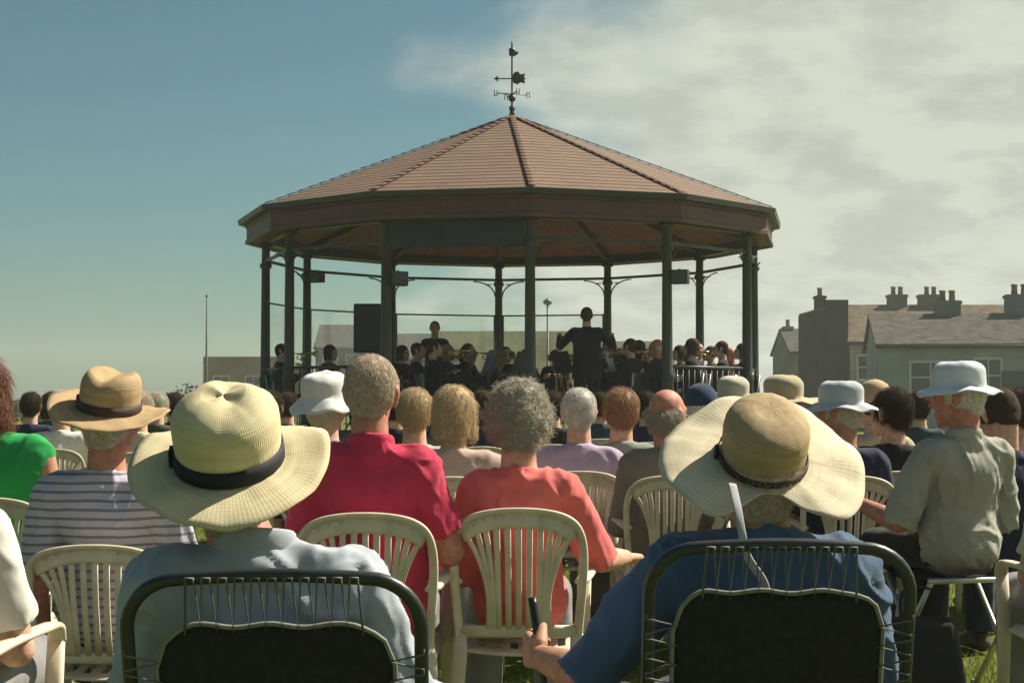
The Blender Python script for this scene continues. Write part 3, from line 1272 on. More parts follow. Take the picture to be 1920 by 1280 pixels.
# ceiling cone of boards
bm = bmesh.new()
for k in range(12):
    a0, a1 = cdir(CORN[k]), cdir(CORN[(k + 1) % 12])
    nb = 11
    for j in range(nb):
        f0, f1 = j / nb, (j + 1) / nb
        r0, r1 = (RP - .065), .10
        z0, z1 = EAVE_B + .145, APEX - .38

        def pt(f, r, z, e=0):
            return a0.lerp(a1, f) * r + V((0, 0, z - e))
        e = .008
        g = .04
        q = [pt(f0, r0, z0), pt(f0 + (f1 - f0) * g, r0, z0, e), pt(f1 - (f1 - f0) * g, r0, z0, e), pt(f1, r0, z0)]
        p = [pt(f0, r1, z1), pt(f0 + (f1 - f0) * g, r1, z1, e), pt(f1 - (f1 - f0) * g, r1, z1, e), pt(f1, r1, z1)]
        qv = [bm.verts.new(x) for x in q]
        pv = [bm.verts.new(x) for x in p]
        for i in range(3):
            bm.faces.new((qv[i], qv[i + 1], pv[i + 1], pv[i]))
cei = obj('ceiling', bm, OXIDE, stand, False)
bm = bmesh.new()
for a in CORN:
    sweep(bm, [cdir(a) * (RP - .10) + V((0, 0, EAVE_B + .10)), cdir(a) * .12 + V((0, 0, APEX - .46))], .035, .05, 8, up=(0, 0, 1), power=.5)
obj('rafter', bm, MAROON, cei, False)
# roof
bm = bmesh.new()
uvl = bm.loops.layers.uv.new('UVMap')
NC = 24
R0, Z0, R1, Z1 = RR + .06, EAVE_T - .03, .10, APEX
for k in range(12):
    a0, a1 = cdir(CORN[k]), cdir(CORN[(k + 1) % 12])
    for i in range(NC):
        f0, f1 = i / NC, (i + 1) / NC
        ra, rb = R0 + (R1 - R0) * f0, R0 + (R1 - R0) * f1
        za, zb = Z0 + (Z1 - Z0) * f0, Z0 + (Z1 - Z0) * f1
        # concave sprocket near the eave
        s = .005
        v = [a0 * ra + V((0, 0, za + s)), a1 * ra + V((0, 0, za + s)), a1 * rb + V((0, 0, zb)), a0 * rb + V((0, 0, zb))]
        vv = [bm.verts.new(x) for x in v]
        f = bm.faces.new(vv)
        sl = f0 * 4.0
        L = .52
        for lp, (uu, ww) in zip(f.loops, ((-ra * L / 2, sl), (ra * L / 2, sl), (rb * L / 2, sl + 4.0 / NC), (-rb * L / 2, sl + 4.0 / NC))):
            lp[uvl].uv = (uu + k * 7.3 + i * .0, ww * .96)
        lo = [bm.verts.new(a0 * ra + V((0, 0, za))), bm.verts.new(a1 * ra + V((0, 0, za)))]
        f = bm.faces.new((lo[0], lo[1], vv[1], vv[0]))
        for lp in f.loops:
            lp[uvl].uv = (0, 0)
roof = obj('roof', bm, tile_mat(), stand, False)
HIPM = mat('hip_tiles', (.14, .078, .052), rough=.8, var=.3, nscale=8, bump=.2)
for a in CORN:
    bm = bmesh.new()
    n = 24
    for i in range(n):
        p = cdir(a) * (R0 + .01 + (R1 - R0) * i / n) + V((0, 0, Z0 + (Z1 - Z0) * i / n + .024))
        q = cdir(a) * (R0 + (R1 - R0) * (i + 1.06) / n) + V((0, 0, Z0 + (Z1 - Z0) * (i + 1.06) / n + .020))
        sweep(bm, [p, q], [.044, .043], [.008, .0075], 10, up=V((-cdir(a).y, cdir(a).x, 0)))
    obj('hip_ridge', bm, HIPM, roof)
bm = bmesh.new()
lathe(bm, [(.22, APEX - .10), (.20, APEX - .03), (.10, APEX + .03), (.05, APEX + .05)], 24)
obj('roof_cap', bm, MAROON, roof)
# weather vane
vane = obj('weather_vane', (lambda b: (lathe(b, [(.045, APEX + .05), (.032, APEX + .10), (.014, APEX + .16), (.012, APEX + 1.10), (.002, APEX + 1.14)], 12), b)[1])(bmesh.new()), IRON, stand)
bm = bmesh.new()
for z, r in ((APEX + .15, .045), (APEX + .30, .055), (APEX + .99, .05)):
    bmesh.ops.create_uvsphere(bm, u_segments=14, v_segments=10, radius=r, matrix=Matrix.Translation((0, 0, z)))
obj('ball', bm, IRON, vane)
bm = bmesh.new()
for a in (20, 110):
    d_ = V((math.cos(math.radians(a)), math.sin(math.radians(a)), 0))
    sweep(bm, [d_ * -.22 + V((0, 0, APEX + .36)), d_ * .22 + V((0, 0, APEX + .36))], .008, n=8)
    for sg in (-1, 1):
        c = d_ * sg * .25 + V((0, 0, APEX + .36))
        box(bm, c + V((-.02, 0, 0)), (.012, .01, .08))
        box(bm, c + V((.02, 0, 0)), (.012, .01, .08))
        box(bm, c + V((0, 0, .034 * sg)), (.04, .01, .012))
obj('compass_arms', bm, IRON, vane)
bm = bmesh.new()
# arrow with scrolled plate
sweep(bm, [(-.26, 0, APEX + .585), (.20, 0, APEX + .585)], .009, n=8)


def plate(bm, pts, t=.012, y=0.0):
    fr = [bm.verts.new((x, y - t / 2, z)) for x, z in pts]
    bk = [bm.verts.new((x, y + t / 2, z)) for x, z in pts]
    bm.faces.new(fr)
    bm.faces.new(bk[::-1])
    for i in range(len(pts)):
        j = (i + 1) % len(pts)
        bm.faces.new((fr[j], fr[i], bk[i], bk[j]))


zc = APEX + .585
plate(bm, [(-.26, zc + .0), (-.20, zc + .045), (-.205, zc), (-.20, zc - .045)])
plate(bm, [(.0, zc + .02), (.03, zc + .09), (.09, zc + .105), (.12, zc + .06), (.19, zc + .075), (.175, zc), (.19, zc - .07), (.12, zc - .055), (.08, zc - .085), (.02, zc - .06)])
bmesh.ops.recalc_face_normals(bm, faces=bm.faces[:])
obj('arrow', bm, IRON, vane, False)
bm = bmesh.new()
plate(bm, [(-.05, APEX + .93), (0, APEX + .90), (.07, APEX + .93), (.10, APEX + .97), (.03, APEX + .985), (0, APEX + 1.03), (-.03, APEX + .98)])
bmesh.ops.recalc_face_normals(bm, faces=bm.faces[:])
obj('finial_plate', bm, IRON, vane, False)
# glazed wind screens round the back
m, nt, p, out = new_mat('screen_glass')
tr = nd(nt, 'ShaderNodeBsdfTransparent')
tr.inputs[0].default_value = (.95, .97, .96, 1)
gl = nd(nt, 'ShaderNodeBsdfGlossy')
gl.inputs['Roughness'].default_value = .03
ms = nd(nt, 'ShaderNodeMixShader')
ms.inputs[0].default_value = .04
nt.links.new(tr.outputs[0], ms.inputs[1])
nt.links.new(gl.outputs[0], ms.inputs[2])
nt.links.new(ms.outputs[0], out.inputs['Surface'])
GLASS = m
RAILM = mat('grey_rail', (.13, .16, .15), rough=.5, metal=.3)
for k in range(5, 9):
    c0, c1 = cdir(CORN[k]) * RP, cdir(CORN[(k + 1) % 12]) * RP
    d_ = (c1 - c0).normalized()
    a, b = c0 + d_ * .075, c1 - d_ * .075
    bm = bmesh.new()
    sweep(bm, [a + V((0, 0, FLOOR + .12)), b + V((0, 0, FLOOR + .12)), b + V((0, 0, 2.50)), a + V((0, 0, 2.50))], .020, n=8, close=True)
    fr = obj('wind_screen', bm, RAILM, stand)
    bm = bmesh.new()
    L = (b - a).length
    nn = V((-d_.y, d_.x, 0))
    box(bm, (a + b) / 2 + V((0, 0, (FLOOR + .14 + 2.48) / 2)), (L - .02, .010, 2.34 - FLOOR - .02), Matrix((d_, nn, V((0, 0, 1)))).transposed())
    obj('glass_pane', bm, GLASS, fr, False)
for k in (1, 2, 3, 4, 9, 10):
    c0, c1 = cdir(CORN[k]) * RP, cdir(CORN[(k + 1) % 12]) * RP
    d_ = (c1 - c0).normalized()
    bm = bmesh.new()
    a, b = c0 + d_ * .08, c1 - d_ * .08
    for z in (FLOOR + .10, FLOOR + .92):
        sweep(bm, [a + V((0, 0, z)), b + V((0, 0, z))], .020, n=8)
    nb = 13
    for i in range(1, nb):
        q = a.lerp(b, i / nb)
        sweep(bm, [q + V((0, 0, FLOOR + .10)), q + V((0, 0, FLOOR + .92))], .008, n=6)
    obj('railing', bm, IRON, stand)

# sign board in the bay left of the front post
c0, c1 = cdir(CORN[11]) * (RP + .08), cdir(CORN[0]) * (RP + .08)
d_ = (c1 - c0).normalized()
nn = V((-d_.y, d_.x, 0))
Rm = Matrix((d_, nn, V((0, 0, 1)))).transposed()
sb = thing('sign_board', 'long dark teal board hung under the bandstand eave left of the front post', 'sign', V((BX, BY, 0)) + (c0 + c1) / 2 + V((0, 0, 2.98)))
SIGN = mat('teal_board', (.018, .030, .036), rough=.5, var=.2, nscale=3)
bm = bmesh.new()
box(bm, (0, 0, .18), ((c1 - c0).length - .16, .03, .34), Rm)
bev(bm, .006)
obj('panel', bm, SIGN, sb, False)
for sg in (-1, 1):
    bm = bmesh.new()
    box(bm, d_ * sg * .6 + V((0, 0, .37)), (.03, .02, .06), Rm)
    obj('hanger', bm, IRON, sb, False)

# floodlights clamped to posts
LAMPM = mat('lamp_housing', (.03, .032, .032), rough=.5)
LENS = mat('lamp_lens', (.05, .055, .055), rough=.12, bump=0)


def flood(label, ang, z, yaw, side):
    c = cdir(ang) * RP
    root = thing('floodlight', label, 'lamp', V((BX, BY, z)) + c + V((side * .16, -.05, 0)), math.radians(yaw), 'black floodlights on the bandstand posts')
    bm = bmesh.new()
    box(bm, (0, 0, 0), (.22, .13, .18))
    bev(bm, .015)
    obj('housing', bm, LAMPM, root, False)
    bm = bmesh.new()
    box(bm, (0, -.068, 0), (.18, .008, .14))
    obj('lens', bm, LENS, root, False)
    bm = bmesh.new()
    sweep(bm, [(-side * .16, .05, .02), (-side * .13, .03, .02), (0, .0, .10), (0, 0, .085)], .012, n=8)
    obj('bracket', bm, IRON, root)


flood('black floodlight on the thick double post by the loudspeaker', CORN[11], 2.62, 20, 1)
flood('black floodlight on the back left iron post nearest the sky', CORN[8], 3.0, -30, 1)
flood('black floodlight on the right front iron post', CORN[1], 2.66, -20, 1)

# PA loudspeaker on its stand at the left front of the stage
q = at(694, 650, 20.6)
pa = thing('loudspeaker', 'tall black loudspeaker raised on a pole beside the left front post', 'speaker', (q.x, q.y, FLOOR))
PAM = mat('speaker_black', (.014, .015, .019), rough=.6, bump=.3, bscale=250)
bm = bmesh.new()
box(bm, (0, 0, 1.42), (.40, .34, .62))
bev(bm, .02)
obj('cabinet', bm, PAM, pa, False)
bm = bmesh.new()
box(bm, (0, -.173, 1.42), (.36, .012, .57))
bev(bm, .004)
obj('grille', bm, mat('speaker_grille', (.03, .032, .036), rough=.4, metal=.5, bump=.6, bscale=300), pa, False)
bm = bmesh.new()
sweep(bm, [(0, 0, .25), (0, 0, 1.11)], .018, n=10)
obj('pole', bm, IRON, pa)
for k in range(3):
    a = math.radians(90 + 120 * k)
    bm = bmesh.new()
    sweep(bm, [(0, 0, .62), (.42 * math.cos(a), .42 * math.sin(a), .012)], .011, n=8)
    obj('leg', bm, IRON, pa)

# ------------------------------------------------------------------ ground
def grass_ground():
    m, nt, p, out = new_mat('lawn')
    tc = nd(nt, 'ShaderNodeTexCoord')
    n1 = nd(nt, 'ShaderNodeTexNoise')
    n1.inputs['Scale'].default_value = .9
    n1.inputs['Detail'].default_value = 9
    n1.inputs['Roughness'].default_value = .7
    n2 = nd(nt, 'ShaderNodeTexNoise')
    n2.inputs['Scale'].default_value = 55
    n2.inputs['Detail'].default_value = 4
    for n in (n1, n2):
        nt.links.new(tc.outputs['Object'], n.inputs['Vector'])
    ad = nd(nt, 'ShaderNodeMath', operation='ADD')
    nt.links.new(n1.outputs['Fac'], ad.inputs[0])
    nt.links.new(n2.outputs['Fac'], ad.inputs[1])
    mr = nd(nt, 'ShaderNodeMapRange')
    mr.inputs[1].default_value = .75
    mr.inputs[2].default_value = 1.3
    nt.links.new(ad.outputs[0], mr.inputs[0])
    c = ramp_mix(nt, mr.outputs[0], (.055, .085, .014), (.15, .165, .03))
    nt.links.new(c, p.inputs['Base Color'])
    p.inputs['Roughness'].default_value = .95
    p.inputs['Specular IOR Level'].default_value = .1
    b = nd(nt, 'ShaderNodeBump')
    b.inputs['Strength'].default_value = .6
    b.inputs['Distance'].default_value = .03
    nt.links.new(n2.outputs['Fac'], b.inputs['Height'])
    nt.links.new(b.outputs[0], p.inputs['Normal'])
    return m


bm = bmesh.new()
bmesh.ops.create_grid(bm, x_segments=40, y_segments=40, size=420)
tag(obj('ground', bm, grass_ground(), None, False), kind='structure')
bm = bmesh.new()
g = [bm.verts.new(p) for p in ((-415, 130, .004), (-60, 130, .004), (-60, 415, .004), (-415, 415, .004))]
bm.faces.new(g)
tag(obj('sea', bm, mat('sea_water', (.10, .15, .15), rough=.25, nscale=.05, bscale=.6, bump=.4, bdist=.2), None, False), kind='structure')

GB1 = mat('grass_blade', (.115, .145, .022), rough=.8, var=.4, nscale=2.2, bump=0, transl=.35, spec=.15)
rnd = random.Random(3)
vs, fs = [], []


def blades(n, x0, x1, y0, y1, h, wd):
    for _ in range(n):
        y = y0 + (y1 - y0) * rnd.random() ** 1.3
        s = y / 5.0
        x = rnd.uniform(x0, x1)
        hh = h * rnd.uniform(.5, 1.3) * (.7 + .6 * noise.noise(V((x * 2, y * 2, 0))))
        a = rnd.uniform(0, PI)
        dx, dy = math.cos(a) * wd, math.sin(a) * wd
        bx, by = rnd.gauss(0, .5) * hh, rnd.gauss(0, .5) * hh
        k = len(vs)
        vs.extend([(x - dx, y - dy, .0), (x + dx, y + dy, .0), (x + dx * .6 + bx * .4, y + dy * .6 + by * .4, hh * .6), (x - dx * .6 + bx * .4, y - dy * .6 + by * .4, hh * .6), (x + bx, y + by, hh)])
        fs.append((k, k + 1, k + 2, k + 3))
        fs.append((k + 3, k + 2, k + 4))


blades(52000, -1.6, 3.2, 3.2, 9, .05, .0022)
blades(26000, -3.5, 5, 9, 18, .06, .004)
me = D.meshes.new('grass')
me.from_pydata(vs, [], fs)
tag(obj('grass', me, GB1), kind='stuff')

# ------------------------------------------------------------------ houses
SLATE = mat('slate_roof', (.085, .080, .075), rough=1.0, spec=.02, var=.3, nscale=3, bump=.3, bscale=12, bdist=.03)
TILE2 = mat('brown_roof_tiles', (.12, .10, .075), rough=1.0, spec=.02, var=.3, nscale=2.5, bump=.35, bscale=14, bdist=.03)
PANE = mat('window_glass', (.045, .065, .075), rough=.08, var=.3, nscale=.8, bump=0, spec=.6)
FRAMEW = mat('white_window_frame', (.55, .56, .52), rough=.5, var=.05)
DOORM = mat('front_door', (.05, .07, .085), rough=.4)
POTM = mat('chimney_pot', (.22, .12, .08), rough=.8)


def wallm(name, col):
    return mat(name, col, rough=.95, spec=.05, var=.26, nscale=.8, bump=.25, bscale=22, bdist=.02)


def house(label, x0, x1, y, eave, ridge, depth, wm, rm, wins=(), chims=(), yaw=0.0, gable=False, door=None, cm=None, parapet=0.0, name='house'):
    """Front wall on y facing the camera; windows as (x fraction, z, w, h)."""
    root = thing(name, label, 'house', ((x0 + x1) / 2, y, 0), math.radians(yaw))
    w = x1 - x0
    bm = bmesh.new()
    box(bm, (0, depth / 2, eave / 2), (w, depth, eave))
    if not parapet:
        # gable triangles
        for sx_ in ((-w / 2, w / 2) if not gable else ()):
            t = .0
            v = [bm.verts.new((sx_, 0, eave)), bm.verts.new((sx_, depth, eave)), bm.verts.new((sx_, depth / 2, ridge))]
            bm.faces.new(v)
        if gable:
            for yy in (0, depth):
                bm.faces.new([bm.verts.new((-w / 2, yy, eave)), bm.verts.new((w / 2, yy, eave)), bm.verts.new((0, yy, ridge))])
    else:
        box(bm, (0, .12, eave + parapet / 2 + .001), (w + .02, .24, parapet))
    obj('wall', bm, wm, root, False)
    bm = bmesh.new()
    o, t = .25, .12
    if parapet:
        box(bm, (0, depth / 2 + .13, eave + .06), (w - .04, depth - .3, .1))
    elif not gable:
        k = (ridge - eave) / (depth / 2)
        for q in (0, 1):
            sgn = 1 if q == 0 else -1
            y0_ = -o if q == 0 else depth + o
            prof = [(y0_, eave - o * k), (depth / 2, ridge), (depth / 2, ridge + t), (y0_, eave - o * k + t)]
            v = [[bm.verts.new((xx, a, b + .012)) for a, b in prof] for xx in (-w / 2 - .12, w / 2 + .12)]
            for i in range(4):
                j = (i + 1) % 4
                bm.faces.new((v[0][i], v[0][j], v[1][j], v[1][i]))
            bm.faces.new(v[0][::-1])
            bm.faces.new(v[1])
    else:
        k = (ridge - eave) / (w / 2)
        for sgn in (-1, 1):
            prof = [(sgn * (w / 2 + o), eave - o * k), (0, ridge), (0, ridge + t), (sgn * (w / 2 + o), eave - o * k + t)]
            v = [[bm.verts.new((a, yy, b + .012)) for a, b in prof] for yy in (-.15, depth + .15)]
            for i in range(4):
                j = (i + 1) % 4
                bm.faces.new((v[0][i], v[0][j], v[1][j], v[1][i]))
            bm.faces.new(v[0][::-1])
            bm.faces.new(v[1])
    bmesh.ops.recalc_face_normals(bm, faces=bm.faces[:])
    rf = obj('roof', bm, rm, root, False)
    if not gable and not parapet:
        bm = bmesh.new()
        kz = eave - .25 * (ridge - eave) / (depth / 2)
        sweep(bm, [(-w / 2 - .1, -.33, kz + .03), (w / 2 + .1, -.33, kz + .03)], .06, n=8)
        obj('gutter', bm, IRON, root)
        bm = bmesh.new()
        sweep(bm, [(w * .47, -.33, kz), (w * .47, -.08, kz - .3), (w * .47, -.07, .05)], .045, n=8)
        obj('downpipe', bm, IRON, root)
    for cx, cy, cw, ct, np_ in chims:
        bm = bmesh.new()
        xx = -w / 2 + w * cx
        zb = eave
        box(bm, (xx, depth * cy, (zb + ct) / 2), (cw, .55, ct - zb))
        box(bm, (xx, depth * cy, ct - .08), (cw + .10, .66, .10))
        ch = obj('chimney', bm, cm or wm, rf, False)
        for i in range(np_):
            bm = bmesh.new()
            px_ = xx + (i - (np_ - 1) / 2) * .34
            lathe(bm, [(.12, ct), (.10, ct + .28), (.125, ct + .30), (.12, ct + .38)], 12, c=(px_, depth * cy, 0))
            obj('chimney_pot', bm, POTM, rf)
    for fx, z, ww, wh in wins:
        xx = -w / 2 + w * fx
        bm = bmesh.new()
        for q in (-1, 1):
            box(bm, (xx + q * (ww / 2 + .04), -.012, z), (.08, .07, wh + .16))
            box(bm, (xx, -.012, z + q * (wh / 2 + .04)), (ww, .07, .08))
        box(bm, (xx, -.010, z), (ww, .05, .05))
        box(bm, (xx, -.009, z), (.045, .045, wh))
        box(bm, (xx, -.05, z - wh / 2 - .11), (ww + .26, .16, .06))
        wf = obj('window', bm, FRAMEW, root, False)
        bm = bmesh.new()
        box(bm, (xx, -.004, z), (ww, .03, wh))
        obj('pane', bm, PANE, wf, False)
    if door is not None:
        bm = bmesh.new()
        xx = -w / 2 + w * door
        box(bm, (xx, -.01, 1.03), (.92, .08, 2.06))
        box(bm, (xx, -.035, 1.5), (.5, .06, .6))
        dr = obj('door', bm, DOORM, root, False)
        bm = bmesh.new()
        bmesh.ops.create_uvsphere(bm, u_segments=10, v_segments=8, radius=.04, matrix=Matrix.Translation((xx + .36, -.09, 1.0)))
        obj('handle', bm, ALU, dr)
    return root


# far row seen left of and through the bandstand
house('low brown flat topped house standing left of the bandstand', -19.3, -13.6, 100, 3.25, 4, 6, wallm('wall_brown', (.27, .195, .14)), SLATE, [(.2, 1.9, .9, 1.1), (.55, 1.9, .9, 1.1), (.85, 1.9, .9, 1.1)], parapet=.45, door=.38)
house('dark brown gabled house seen behind the loudspeaker', -12.4, -9.1, 101, 4.3, 5.75, 6, wallm('wall_dark_brown', (.125, .105, .085)), SLATE, [(.28, 3.3, .8, 1.0), (.72, 3.3, .8, 1.0), (.5, 1.3, .9, 1.1)], [(.85, .5, .7, 5.9, 1)])
house('long dark slate roofed terrace seen through the middle of the bandstand', -9.0, -4.7, 100, 3.6, 5.15, 7, wallm('wall_taupe', (.22, .17, .125)), SLATE, [(.12, 2.6, .9, 1.1), (.35, 2.6, .9, 1.1), (.6, 2.6, .9, 1.1), (.86, 2.6, .9, 1.1)])
house('wide sunny tan rendered house seen behind the band', -4.6, 4.2, 100, 4.75, 5, 7, wallm('wall_tan', (.70, .53, .33)), SLATE, [(.14, 3.3, .8, 1.1), (.5, 3.3, .8, 1.1), (.86, 3.3, .8, 1.1)], parapet=.55)
house('grey rendered house hidden mostly behind the conductor', 3.7, 10.2, 101, 3.3, 4.7, 7, wallm('wall_grey', (.20, .20, .18)), SLATE, [(.2, 2.3, .9, 1.1), (.5, 2.3, .9, 1.1), (.8, 2.3, .9, 1.1)], [(.2, .5, .8, 5.0, 2)])
# right hand group
house('small grey house with one chimney just right of the bandstand', 15.0, 17.2, 86, 3.6, 4.85, 6, wallm('wall_grey_green', (.20, .185, .16)), SLATE, [(.5, 2.7, .8, 1.0)], [(.16, .5, .5, 5.1, 1)])
house('tall charcoal house with a flat top next to the small grey house', 14.15, 15.15, 72, 5.15, 6, 7, wallm('wall_charcoal', (.032, .033, .036)), SLATE, [], [(.26, .4, .45, 5.9, 1)], parapet=.40)
house('wide cottage with brown tiled roof and pinkish wall', 15.2, 23.5, 72, 3.65, 5.4, 7, wallm('wall_pinkish', (.38, .29, .225)), TILE2, [(.10, 2.5, .9, 1.0), (.3, 2.5, .9, 1.0), (.55, 2.5, .9, 1.0)], [(.36, .5, .85, 6.0, 2), (.55, .5, 1.1, 6.0, 2)], cm=wallm('chimney_grey', (.16, .16, .15)))
house('nearest grey blue rendered house at the right edge with teal windows', 12.7, 21.5, 55, 2.95, 4.1, 7, wallm('wall_grey_blue', (.30, .315, .325)), SLATE, [(.20, 1.85, 1.3, 1.0), (.42, 1.9, .8, 1.1), (.62, 1.9, .8, 1.1)], [(.31, .5, .9, 4.7, 2), (.60, .5, 1.0, 4.9, 2)], yaw=-9, door=.52, cm=wallm('chimney_teal', (.13, .17, .175)))
# flagpole
q = at(387, 660, 70)
fp = thing('flagpole', 'thin grey flagpole standing above the low brown house', 'flagpole', (q.x, 70, 0))
bm = bmesh.new()
lathe(bm, [(.07, 0), (.05, 3), (.03, 5.55), (.02, 5.56)], 10)
obj('pole', bm, mat('pole_grey', (.16, .19, .18), rough=.6), fp)
bm = bmesh.new()
bmesh.ops.create_uvsphere(bm, u_segments=10, v_segments=8, radius=.07, matrix=Matrix.Translation((0, 0, 5.6)))
obj('ball', bm, MATS['pole_grey'], fp)
q = at(1027, 660, 60)
fp = thing('lamp_post', 'slim grey lamp post seen through the bandstand beside the conductor', 'lamp post', (q.x, 60, 0))
bm = bmesh.new()
lathe(bm, [(.09, 0), (.08, .8), (.05, .9), (.04, 4.6)], 10)
obj('pole', bm, MATS['pole_grey'], fp)
bm = bmesh.new()
lathe(bm, [(.05, 4.6), (.16, 4.68), (.18, 4.76), (.05, 4.86), (.01, 4.9)], 12)
obj('lamp_head', bm, MATS['pole_grey'], fp)


# shrubs: leaf clumps along the far left
LEAF = mat('shrub_leaf', (.060, .075, .030), rough=.8, var=.45, nscale=1.2, bump=0, transl=.25)
BARK = mat('bark', (.09, .07, .05), rough=.9)


def shrub(label, x, y, w, h, seed, n=1500, ls=.10):
    r_ = random.Random(seed)
    root = thing('shrub', label, 'shrub', (x, y, 0))
    vs, fs = [], []
    blobs = [(V((r_.uniform(-.5, .5) * w, r_.uniform(-.3, .3) * w, h * r_.uniform(.3, .72))), h * r_.uniform(.22, .38)) for _ in range(9)]
    for _ in range(n):
        c, r = r_.choice(blobs)
        d_ = V((r_.gauss(0, 1), r_.gauss(0, 1), r_.gauss(0, 1))).normalized()
        p = c + d_ * r * r_.uniform(.6, 1.08)
        if p.z < .05:
            continue
        a = V((r_.gauss(0, 1), r_.gauss(0, 1), r_.gauss(0, 1))).normalized() * ls * r_.uniform(.5, 1.2)
        b = a.orthogonal().normalized() * ls * .5
        k = len(vs)
        vs.extend([p - a, p + b, p + a, p - b])
        fs.append((k, k + 1, k + 2, k + 3))
    me = D.meshes.new('crown')
    me.from_pydata([tuple(v) for v in vs], [], fs)
    obj('crown', me, LEAF, root, False)
    bm = bmesh.new()
    for k in range(4):
        a = r_.uniform(0, 6.28)
        sweep(bm, [(0.05 * math.cos(a), .05 * math.sin(a), 0), (w * .18 * math.cos(a), w * .18 * math.sin(a), h * .5)], [.04, .015], n=6)
    obj('stem', bm, BARK, root)


shrub('wide dark shrub far off between the two straw hats on the left', -15.3, 64, 2.6, 1.25, 1)
shrub('rounded dark shrub in front of the low brown house', -13.2, 66, 2.2, 1.75, 2)
shrub('low dark shrub at the far left edge of the lawn', -19.0, 64, 3.0, 1.05, 3)

# ------------------------------------------------------------------ people: materials
STRAW_A = straw('straw_cream', (.74, .67, .46), (.52, .44, .26))
STRAW_B = straw('straw_ivory', (.76, .70, .55), (.57, .50, .34), .16)
STRAW_B_SHADE = straw('straw_ivory_shaded', (.56, .44, .27), (.36, .255, .13), .2)  # same ivory straw, the crown's shade painted in as a darker tan
STRAW_E = straw('straw_brown', (.52, .39, .22), (.33, .225, .12))
BLACKBAND = mat('black_ribbon', (.012, .012, .018), rough=.7, bump=.2, bscale=500)
BROWNBAND = mat('brown_ribbon', (.05, .028, .024), rough=.7, bump=.2, bscale=500)
H_GREY = mat('hair_grey', (.55, .51, .43), rough=.7, var=.3, nscale=120, bump=0, transl=.3)
H_TAN = mat('hair_sandy_grey', (.58, .48, .37), rough=.7, var=.3, nscale=130, bump=0, transl=.3)
H_WHITE = mat('hair_white', (.66, .63, .57), rough=.6, var=.25, nscale=120, bump=0, transl=.2)
H_BLOND = mat('hair_blonde', (.60, .46, .27), rough=.65, var=.3, nscale=110, bump=0, transl=.3)
H_GING = mat('hair_auburn', (.20, .075, .035), rough=.5, var=.35, nscale=110, bump=0, transl=.2)
H_DARK = mat('hair_dark', (.055, .038, .027), rough=.85, spec=.12, var=.3, nscale=110, bump=0, transl=.1)
PALEBLUE = cloth('shirt_pale_blue', (.34, .375, .435))
DENIM = cloth('top_denim_blue', (.060, .105, .185))
MAGENTA = cloth('polo_magenta', (.54, .040, .095), transl=.12)
CORAL = cloth('top_coral', (.72, .165, .155), transl=.12)
STRIPE = striped('shirt_striped', (.44, .42, .50), (.19, .175, .24), .026)
GREEN = cloth('top_green', (.02, .30, .075))
WHITEC = cloth('blouse_white', (.62, .60, .56))
KHAKI = cloth('shirt_grey_cream', (.32, .315, .28))
NAVY = cloth('shirt_navy', (.018, .022, .055))
TEALD = cloth('shirt_dark_teal', (.03, .055, .065))
PINKB = cloth('top_pinkish_beige', (.50, .36, .31))
BEIGE = cloth('top_beige', (.45, .38, .28))
LILAC = cloth('top_lilac', (.42, .33, .46))
SAGE = cloth('top_grey_green', (.24, .27, .22))
TAUPE = cloth('top_taupe', (.20, .165, .14))
CREAM = cloth('top_cream', (.55, .50, .38))
UNIF = cloth('band_uniform', (.010, .011, .022))
UNIT = cloth('band_trousers', (.010, .010, .014))
JEANS = cloth('trousers_navy', (.02, .03, .06))
BLACKT = cloth('trousers_black', (.014, .014, .016))
GREYT = cloth('trousers_grey', (.22, .22, .23))
PALET = cloth('trousers_pale_grey', (.42, .44, .42))
HATW = cloth('hat_white', (.62, .63, .62), transl=.15)
HATG = cloth('hat_light_grey', (.46, .49, .53), transl=.12)
HATB = cloth('cap_navy', (.02, .04, .085))
HATT = cloth('cap_tan', (.46, .34, .20))

HAT_FED, HAT_SPLIT, HAT_BOAT = fedora(), split_brim(), boater()
HAT_BUCK, HAT_SUN, HAT_CAP = bucket(), sunhat(), cap_mesh()
HAT_BUCK2 = bucket(1.0, .62, .028, .095)

# ---- front row
A = person('man in a cream straw hat with a black band seated in a black lounger', 438, 790, 2.80, seat=.33, lean=17, sx=-.10, hx=-.045, head=(4, 4, -5), neck=.11,
           arms=('lap', 'armrest'), sleeve='long', shirt=PALEBLUE, trousers=PALET, skin=SK_RED, hair='short', hairmat=H_GREY, hat=HAT_FED, hatmat=STRAW_A,
           hatpitch=22, hroll=2, bandm=BLACKBAND, bandh=.032, vox=.0065, nstr=2500, strL=.02, collar=PALEBLUE, folds=.019, w=1.0, hatup=.004,
           custom=(None, ((.115, .02, -.225), (.01, .24, -.02))))
B = person('person in denim blue under an ivory straw hat with a split brim', 1425, 790, 3.10, seat=.34, lean=15, head=(6, -4, 3),
           arms=('lap', 'lap'), sleeve='elbow', shirt=DENIM, trousers=JEANS, skin=SK_TAN, hair='short', hairmat=H_TAN, hat=HAT_SPLIT, hatmat=[STRAW_B, STRAW_B_SHADE],
           hatpitch=25, hroll=3, bandm=BROWNBAND, bandax=(.080, .098), bandh=.016, vox=.0065, nstr=1500, strL=.025, folds=.019, female=True, w=1.02,
           neck=.11, custom=(((-.165, .02, -.205), (-.085, .225, .0)), None), grip=1.7, handdir=(((-.30, .94, .05), (1, .25, 0)), None))
_h = next(o for o in B.children if o.name.startswith('straw_hat'))
bm = bmesh.new()
_p = [at(1372, 905, 2.93), at(1382, 950, 2.87), at(1390, 1000, 2.85), at(1400, 1042, 2.86), at(1428, 1085, 2.87), at(1436, 1112, 2.88)]
